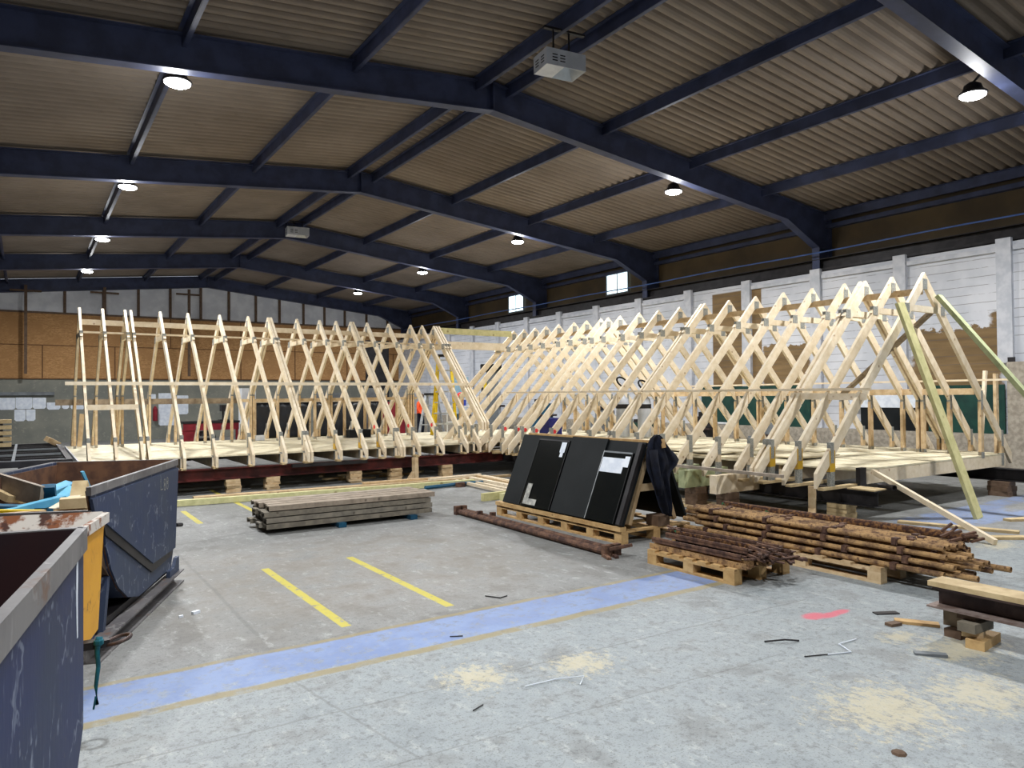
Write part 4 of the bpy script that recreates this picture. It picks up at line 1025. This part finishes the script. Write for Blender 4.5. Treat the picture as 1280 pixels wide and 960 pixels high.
obj('fire_extinguisher', lathe(B(), [(.08, 0), (.09, .02), (.09, .5), (.05, .58), (.02, .62)], (4.45, 33.1, .75), 14), M['cabred'], None, 'red extinguisher shape left of the large hanging sheet', 'extinguisher')
# red bench with tools
e = empty('red_workbench', (3.55, 21.4, 0), 0, 'dark red workbench behind the left-hand run', 'workbench')
obj('worktop', box(B(), 0, 1.5, 0, .7, .97, 1.03), M['darkst'], e)
obj('apron', box(B(), .02, 1.48, .02, .06, .78, .97), M['cabred'], e)
obj('cabinet', box(B(), .02, .35, .05, .68, .05, .78), M['cabred'], e)
for x in (1.4,): obj('leg', box(B(), x, x + .06, .03, .09, 0, .78), M['cabred'], e); obj('leg', box(B(), x, x + .06, .6, .66, 0, .78), M['cabred'], e)
obj('shelf', box(B(), .35, 1.4, .05, .66, .3, .34), M['cabred'], e)
e = empty('bench_drill', (4.65, 21.6, 1.031), 0, 'small black bench drill on the red workbench', 'drill')
obj('base', box(B(), -.12, .12, -.12, .12, 0, .03), M['darkst'], e)
obj('column', tube(B(), [(0, .05, .03), (0, .05, .42)], .025, 10), M['darkst'], e)
obj('head', box(B(), -.08, .08, -.16, .1, .26, .44), M['darkst'], e)
obj('handle', tube(B(), [(.08, -.05, .32), (.2, -.1, .38)], .012, 6), M['darkst'], e)
for i, (x, y, s) in enumerate([(3.9, 22.4, .3), (4.2, 21.8, .22), (5.1, 21.3, .25), (2.6, 19.5, .25), (1.9, 19.8, .2), (3.1, 19.6, .3)]):
    e = empty('machine_tool', (x, y, 0 if i not in (1,) else .345), .3 * i, 'dark cluttered machine part on the floor behind the left-hand run, %s' % ['behind the bench', 'on the bench shelf', 'right of the bench', 'furthest left but one', 'furthest left', 'left of the bench'][i], 'machine')
    k = s / .3
    obj('body', box(B(), -s, s, -s*.6, s*.6, 0, .35*k if i != 1 else .2), M['darkst'], e)
    obj('motor', tube(B(), [(-s*.6, 0, .45*k), (s*.7, 0, .45*k)], .1*k, 12), M['greyp'], e)
    obj('wheel', tube(B(), [(s + .01, 0, .3*k), (s + .05, 0, .3*k)], .13*k, 14), M['tyre'], e)
# timber framed walls with black membrane
for i, (x0, x1) in enumerate([(5.3, 6.9), (7.0, 8.6), (8.7, 9.15)]):
    e = empty('framed_screen', (x0, 20.8, 0), 0, 'timber framed screen covered in black sheet behind the left-hand run, %s' % ['left one', 'middle one', 'right one'][i], 'screen')
    W = x1 - x0
    bm = B(); n = 22; g = []
    for a in range(n + 1):
        g.append([bm.verts.new((W*a/n, .05 + .03*math.sin(a*1.9 + i) * math.sin(b*.9 + a*.3), .5 + 1.02*b/8)) for b in range(9)])
    for a in range(n):
        for b in range(8): bm.faces.new([g[a][b], g[a+1][b], g[a+1][b+1], g[a][b+1]])
    obj('black_sheeting', bm, M['plastic'], e, smooth=True).modifiers.new('thick', 'SOLIDIFY').thickness = .004
    obj('rail', box(B(), 0, W, 0, .1, 1.53, 1.6), M['pine2'], e); obj('rail', box(B(), 0, W, 0, .1, .40, .5), M['pineg'], e)
    for x in (0, W - .05): obj('stud', box(B(), x, x + .05, .0, .09, 0, 1.53), M['pine2'], e)
obj('dark_opening_standin', box(B(), 11.6, 12.6, 28.0, 28.1, 0, 4.0), M['darkst'], None, 'tall dark sheet standing in for a black opening near the far right corner of the hall', 'sheet')  # solid sheet whose dark colour stands in for the shade of an opening
obj('red_locker', box(B(), 9.2, 9.95, 20.9, 21.4, 0, 1.5), M['cabred'], None, 'dark red locker behind the middle of the left-hand run', 'locker')
for i, (x, y, z0, w, h, mk) in enumerate([(5.25, 22.0, 0, .4, 1.95, 'pinkw'), (9.2, 22.2, 0, .5, 1.95, 'greyp'), (7.6, 22.0, 0, .8, 1.8, 'greyp')]):
    obj('storage_cabinet', box(B(), x, x + w, y, y + .4, z0, z0 + h), M[mk], None, 'pale cabinet top showing above the black screens, %s' % ['left', 'right', 'middle'][i], 'cabinet')
o = obj('black_box', box(B(), -.28, .28, -.14, .14, 0, .2), M['black'], None, 'black tool box standing on the left-hand deck', 'tool box', loc=(6.9, 17.2, .655))
obj('small_box', box(B(), -.1, .1, -.06, .06, 0, .12), M['white'], None, 'small white box standing on the left-hand deck', 'box', loc=(4.6, 17.6, .655))

# ------------------------------------------------------------------ step ladders
def ladder(x, y, z, rz, H, lab, mk='yel', wb=.32, wt=.16, spread=.45):
    e = empty('step_ladder', (x, y, z), rz, lab, 'ladder')
    for s in (-1, 1):
        obj('front_rail', bar(B(), (s*wb, -spread, 0), (s*wt, -.04, H), .08, .035), M[mk], e)
        obj('rear_rail', bar(B(), (s*wb*.9, spread, 0), (s*wt, .05, H), .06, .03), M[mk], e)
    n = int(H / .28)
    for k in range(1, n + 1):
        f_ = k * .28 / H; ww = wb + (wt - wb) * f_
        obj('tread', box(B(), -ww, ww, -spread + (spread - .04) * f_ - .04, -spread + (spread - .04) * f_ + .05, f_ * H - .015, f_ * H + .015), M['alu'], e)
    obj('top_cap', box(B(), -wt - .03, wt + .03, -.12, .1, H, H + .06), M['darkst'], e)
    for k in (1, 3, 5):
        f_ = k * .28 / H; ww = (wb + (wt - wb) * f_) * .92
        obj('rear_brace', bar(B(), (-ww, spread - (spread - .05)*f_, f_*H), (ww, spread - (spread - .05)*f_, f_*H), .03, .02), M['alu'], e)
ladder(9.25, 17.0, .66, -.55, 2.05, 'tall yellow step ladder standing at the corner between the two runs')
ladder(9.9, 19.0, 0, -.9, 1.7, 'shorter white metal step ladder behind the yellow one', 'alu')
e = empty('wheeled_trolley', (10.3, 18.0, .655), -.5, 'white tubular trolley with blue boxes behind the step ladders', 'trolley')
for z in (.25, .7): obj('shelf', box(B(), -.4, .4, -.25, .25, z, z + .03), M['pinkw'], e)
for sx in (-.38, .38):
    for sy in (-.23, .23): obj('leg', box(B(), sx - .02, sx + .02, sy - .02, sy + .02, 0, .95), M['pinkw'], e)
obj('blue_box', box(B(), -.15, .1, -.15, .1, .284, .5), M['blued'], None, 'dark blue box low on the white trolley', 'box', loc=(10.3, 18.0, .655))
obj('blue_box', box(B(), -.15, .1, -.15, .1, .734, .9), simple('royal_blue', lin(40,60,150), None), None, 'royal blue box on top of the white trolley', 'box', loc=(10.3, 18.0, .655))
obj('hard_hat', lathe(B(), [(.17, 0), (.15, .01), (.13, .06), (.09, .11), (.03, .13)], (9.95, 17.35, 1.64), 16), M['red'], None, 'red hard hat shape near the corner between the runs', 'hard hat', smooth=True)
obj('hat_stand', box(B(), 9.9, 10.0, 17.3, 17.4, .655, 1.64), M['pine2'], None, 'post carrying the red hard hat', 'post')

# worker in orange top, small, behind the ladders
def worker():
    e = empty('person', (12.55, 25.0, 0), .6, 'person in an orange top and dark trousers standing behind the yellow ladder', 'person')
    V = {}; P_ = []; R_ = []; E_ = []
    def v(n, p, r): V[n] = len(P_); P_.append(p); R_.append(r)
    v('pel', (0, 0, .98), .15); v('wai', (0, .02, 1.1), .13); v('che', (0, 0, 1.35), .16); v('nek', (0, -.02, 1.52), .06); v('hea', (0, -.05, 1.60), .085); v('cro', (0, -.05, 1.72), .075)
    for s, k in ((-1, 'l'), (1, 'r')):
        v('hip' + k, (s*.1, 0, .92), .1); v('kne' + k, (s*.13, -.03 if s > 0 else .02, .5), .065); v('ank' + k, (s*.14, .03, .09), .045); v('toe' + k, (s*.15, -.14, .04), .04)
        v('sho' + k, (s*.19, 0, 1.42), .065); v('elb' + k, (s*.27, -.03, 1.15), .045); v('wri' + k, (s*.22, -.2, .98), .03); v('pal' + k, (s*.21, -.27, .95), .03)
        E_.extend([('pel', 'hip' + k), ('hip' + k, 'kne' + k), ('kne' + k, 'ank' + k), ('ank' + k, 'toe' + k), ('che', 'sho' + k), ('sho' + k, 'elb' + k), ('elb' + k, 'wri' + k), ('wri' + k, 'pal' + k)])
        for f_ in range(4):
            v('f%s%d' % (k, f_), (s*.21 + (f_ - 1.5)*.018, -.34 + abs(f_ - 1.5)*.008, .92), .008)
            E_.append(('pal' + k, 'f%s%d' % (k, f_)))
        v('th' + k, (s*.17, -.30, .95), .009); E_.append(('pal' + k, 'th' + k))
    E_ += [('pel', 'wai'), ('wai', 'che'), ('che', 'nek'), ('nek', 'hea'), ('hea', 'cro')]
    d = bpy.data.meshes.new('body'); d.from_pydata(P_, [(V[a], V[b]) for a, b in E_], [])
    for m_ in ('skin', 'orange', 'coat'): d.materials.append(M[m_])
    o = bpy.data.objects.new('body', d); link(o, e)
    sk_ = o.modifiers.new('skin', 'SKIN')
    for i, r in enumerate(R_): d.skin_vertices[0].data[i].radius = (r, r)
    d.skin_vertices[0].data[0].use_root = True
    o.modifiers.new('sub', 'SUBSURF').levels = 1; o.modifiers['sub'].render_levels = 2
    dg = bpy.context.evaluated_depsgraph_get(); bpy.context.view_layer.update()
    me = bpy.data.meshes.new_from_object(o.evaluated_get(bpy.context.evaluated_depsgraph_get()))
    o.modifiers.clear(); o.data = me
    me.materials.clear()
    for m_ in ('skin', 'orange', 'coat'): me.materials.append(M[m_])
    for p_ in me.polygons:
        c = p_.center; p_.use_smooth = True
        p_.material_index = 2 if c.z < 1.0 and abs(c.x) < .2 and c.y > -.18 or c.z < .8 else (1 if c.z < 1.5 and c.y > -.17 else 0)
    obj('hair', lathe(B(), [(.082, 0), (.098, .03), (.085, .09), (.04, .12)], (0, -.04, 1.66), 12), M['studdk'], e, smooth=True)
worker()

# ------------------------------------------------------------------ things along the right wall
def wpanel(name, y0, y1, z0, z1, mk, lab, x=15.36):
    return obj(name, box(B(), x, x + .03, y0, y1, z0, z1), M[mk], None, lab, 'board')
wpanel('green_board', 6.2, 7.6, .852, 1.79, 'green', 'dark green board standing on the ledge under the bare brown wall patch at the right')
wpanel('green_board', 10.3, 13.6, .852, 1.85, 'green', 'long dark green board on the ledge further along the right wall')
wpanel('black_board', 7.75, 9.05, .852, 1.33, 'black', 'black board on the ledge along the right wall between the green boards')
wpanel('white_board', 7.75, 9.3, 1.335, 1.62, 'white', 'white strip of board above the black one on the right wall')
wpanel('dark_board', 6.02, 6.14, .852, 2.3, 'darkst', 'narrow dark board leaning by the rough pier at the right')
for i, (y, z) in enumerate([(12.6, 1.0), (12.3, 1.0), (11.2, 1.0)]):
    obj('white_tube', tube(B(), [(15.2, y, .885), (15.22, y + .5, .885)], .03, 8), M['pinkw'], None, 'white tube lying on the ledge by the long green board, %s' % ['left', 'middle', 'right'][i], 'tube')
# gas bottles with hoses
for i, (x, y) in enumerate([(11.55, 12.6), (11.85, 12.2)]):
    e = empty('gas_cylinder', (x, y, .68), 0, 'grey gas cylinder standing on the right-hand deck, %s of the two' % ['left', 'right'][i], 'gas cylinder')
    obj('bottle', lathe(B(), [(.14, 0), (.155, .03), (.155, .75), (.13, .88), (.06, .95), (.04, 1.0)], n=20), M['heater'], e, smooth=True)
    obj('shoulder_band', lathe(B(), [(.157, .66), (.16, .67), (.16, .75), (.157, .76)], n=20), M['darkst'], e)
    obj('valve', tube(B(), [(0, 0, 1.0), (0, 0, 1.1)], .03, 8), M['yel'], e)
    obj('hose_coil', tube(B(), [(.15*math.cos(a*math.pi/8), .05*math.sin(a*math.pi/8)*2, 1.27 + .12*math.sin(a*math.pi/8) - .08 * i) for a in range(16)], .022, 6, closed=True), M['tyre'], e, smooth=True)
obj('blue_crate', box(B(), 10.6, 11.0, 14.2, 14.6, .68, 1.1), simple('deep_blue', lin(36,40,110), None), None, 'deep blue crate on the right-hand deck behind the black panels', 'crate')
for i, (x, y, w, h, mk) in enumerate([(13.9, 10.5, .5, 1.0, 'greyp'), (14.2, 12.5, .4, 1.1, 'darkst'), (13.9, 14.5, .5, .9, 'green'), (14.3, 16.5, .5, 1.2, 'greyp'), (14.2, 19.5, .6, 1.4, 'blued'), (14.0, 22.5, .7, 1.8, 'heater')]):
    e = empty('workshop_machine', (x, y, 0), .2, 'workshop machine along the right wall, %s from the near end' % nth(i), 'machine')
    obj('base', box(B(), -w/2, w/2, -w/2, w/2, 0, h*.7), M[mk], e)
    obj('head', box(B(), -w*.3, w*.3, -w*.7, w*.3, h*.75, h), M[mk], e)
    obj('column', box(B(), -w*.15, w*.15, 0, w*.3, h*.7, h*1.1), M['darkst'], e)
    obj('table', box(B(), -w*.6, w*.6, -w*.7, w*.2, h*.7, h*.74), M['beamst'], e)
e = empty('drill_press', (14.2, 24.8, 0), -.4, 'tall pale blue-grey drill press near the far right wall', 'drill press')
mk_ = simple('pale_blue_machine', lin(150,184,196), lin(130,160,176), 3, .5)
obj('base', box(B(), -.35, .35, -.4, .4, 0, .15), mk_, e); obj('column', tube(B(), [(0, .1, .15), (0, .1, 1.9)], .12, 14), mk_, e)
obj('table', box(B(), -.35, .35, -.5, .1, .9, .98), M['beamst'], e); obj('head', box(B(), -.25, .25, -.45, .35, 1.6, 2.4), mk_, e)
obj('handle', tube(B(), [(.25, -.2, 1.9), (.45, -.3, 2.1), (.5, -.35, 1.8)], .02, 6), M['darkst'], e)
e = empty('band_saw', (13.4, 21.2, 0), -.5, 'dark topped upright machine with yellow guard near the far right wall', 'machine')
obj('column', box(B(), -.2, .2, -.2, .2, 0, 2.5), M['greyp'], e); obj('hood', box(B(), -.4, .3, -.35, .3, 2.5, 2.75), M['tyre'], e); obj('guard', box(B(), -.3, -.21, -.25, .1, 1.9, 2.3), M['yel'], e)

# ------------------------------------------------------------------ camera, world, view
f, yaw, pitch, roll = 906.80898, math.radians(33.85035), math.radians(.956346), math.radians(-.501215)
fwd = Vector((math.sin(yaw)*math.cos(pitch), math.cos(yaw)*math.cos(pitch), math.sin(pitch)))
r0 = Vector((math.cos(yaw), -math.sin(yaw), 0)); u0 = r0.cross(fwd)
rr = r0*math.cos(roll) + u0*math.sin(roll); uu = -r0*math.sin(roll) + u0*math.cos(roll)
cd = bpy.data.cameras.new('camera'); cd.sensor_width = 36; cd.lens = f * 36 / 1280; cd.clip_end = 200; cd.clip_start = .05
cam = bpy.data.objects.new('camera', cd); link(cam)
mw = Matrix.Identity(4)
for i in range(3): mw[i][0], mw[i][1], mw[i][2], mw[i][3] = rr[i], uu[i], -fwd[i], (0, 0, 1.65)[i]
cam.matrix_world = mw
S.camera = cam
w = bpy.data.worlds.new('world'); S.world = w; w.use_nodes = True
w.node_tree.nodes['Background'].inputs[0].default_value = (.75, .85, 1, 1); w.node_tree.nodes['Background'].inputs[1].default_value = 1.0
S.view_settings.view_transform = 'Standard'; S.view_settings.look = 'None'; S.view_settings.gamma = 1; S.view_settings.use_curve_mapping = False
S.view_settings.exposure = 0.47
cy = S.cycles
cy.use_denoising = True
cy.max_bounces = 6; cy.diffuse_bounces = 5; cy.glossy_bounces = 2; cy.sample_clamp_indirect = 6
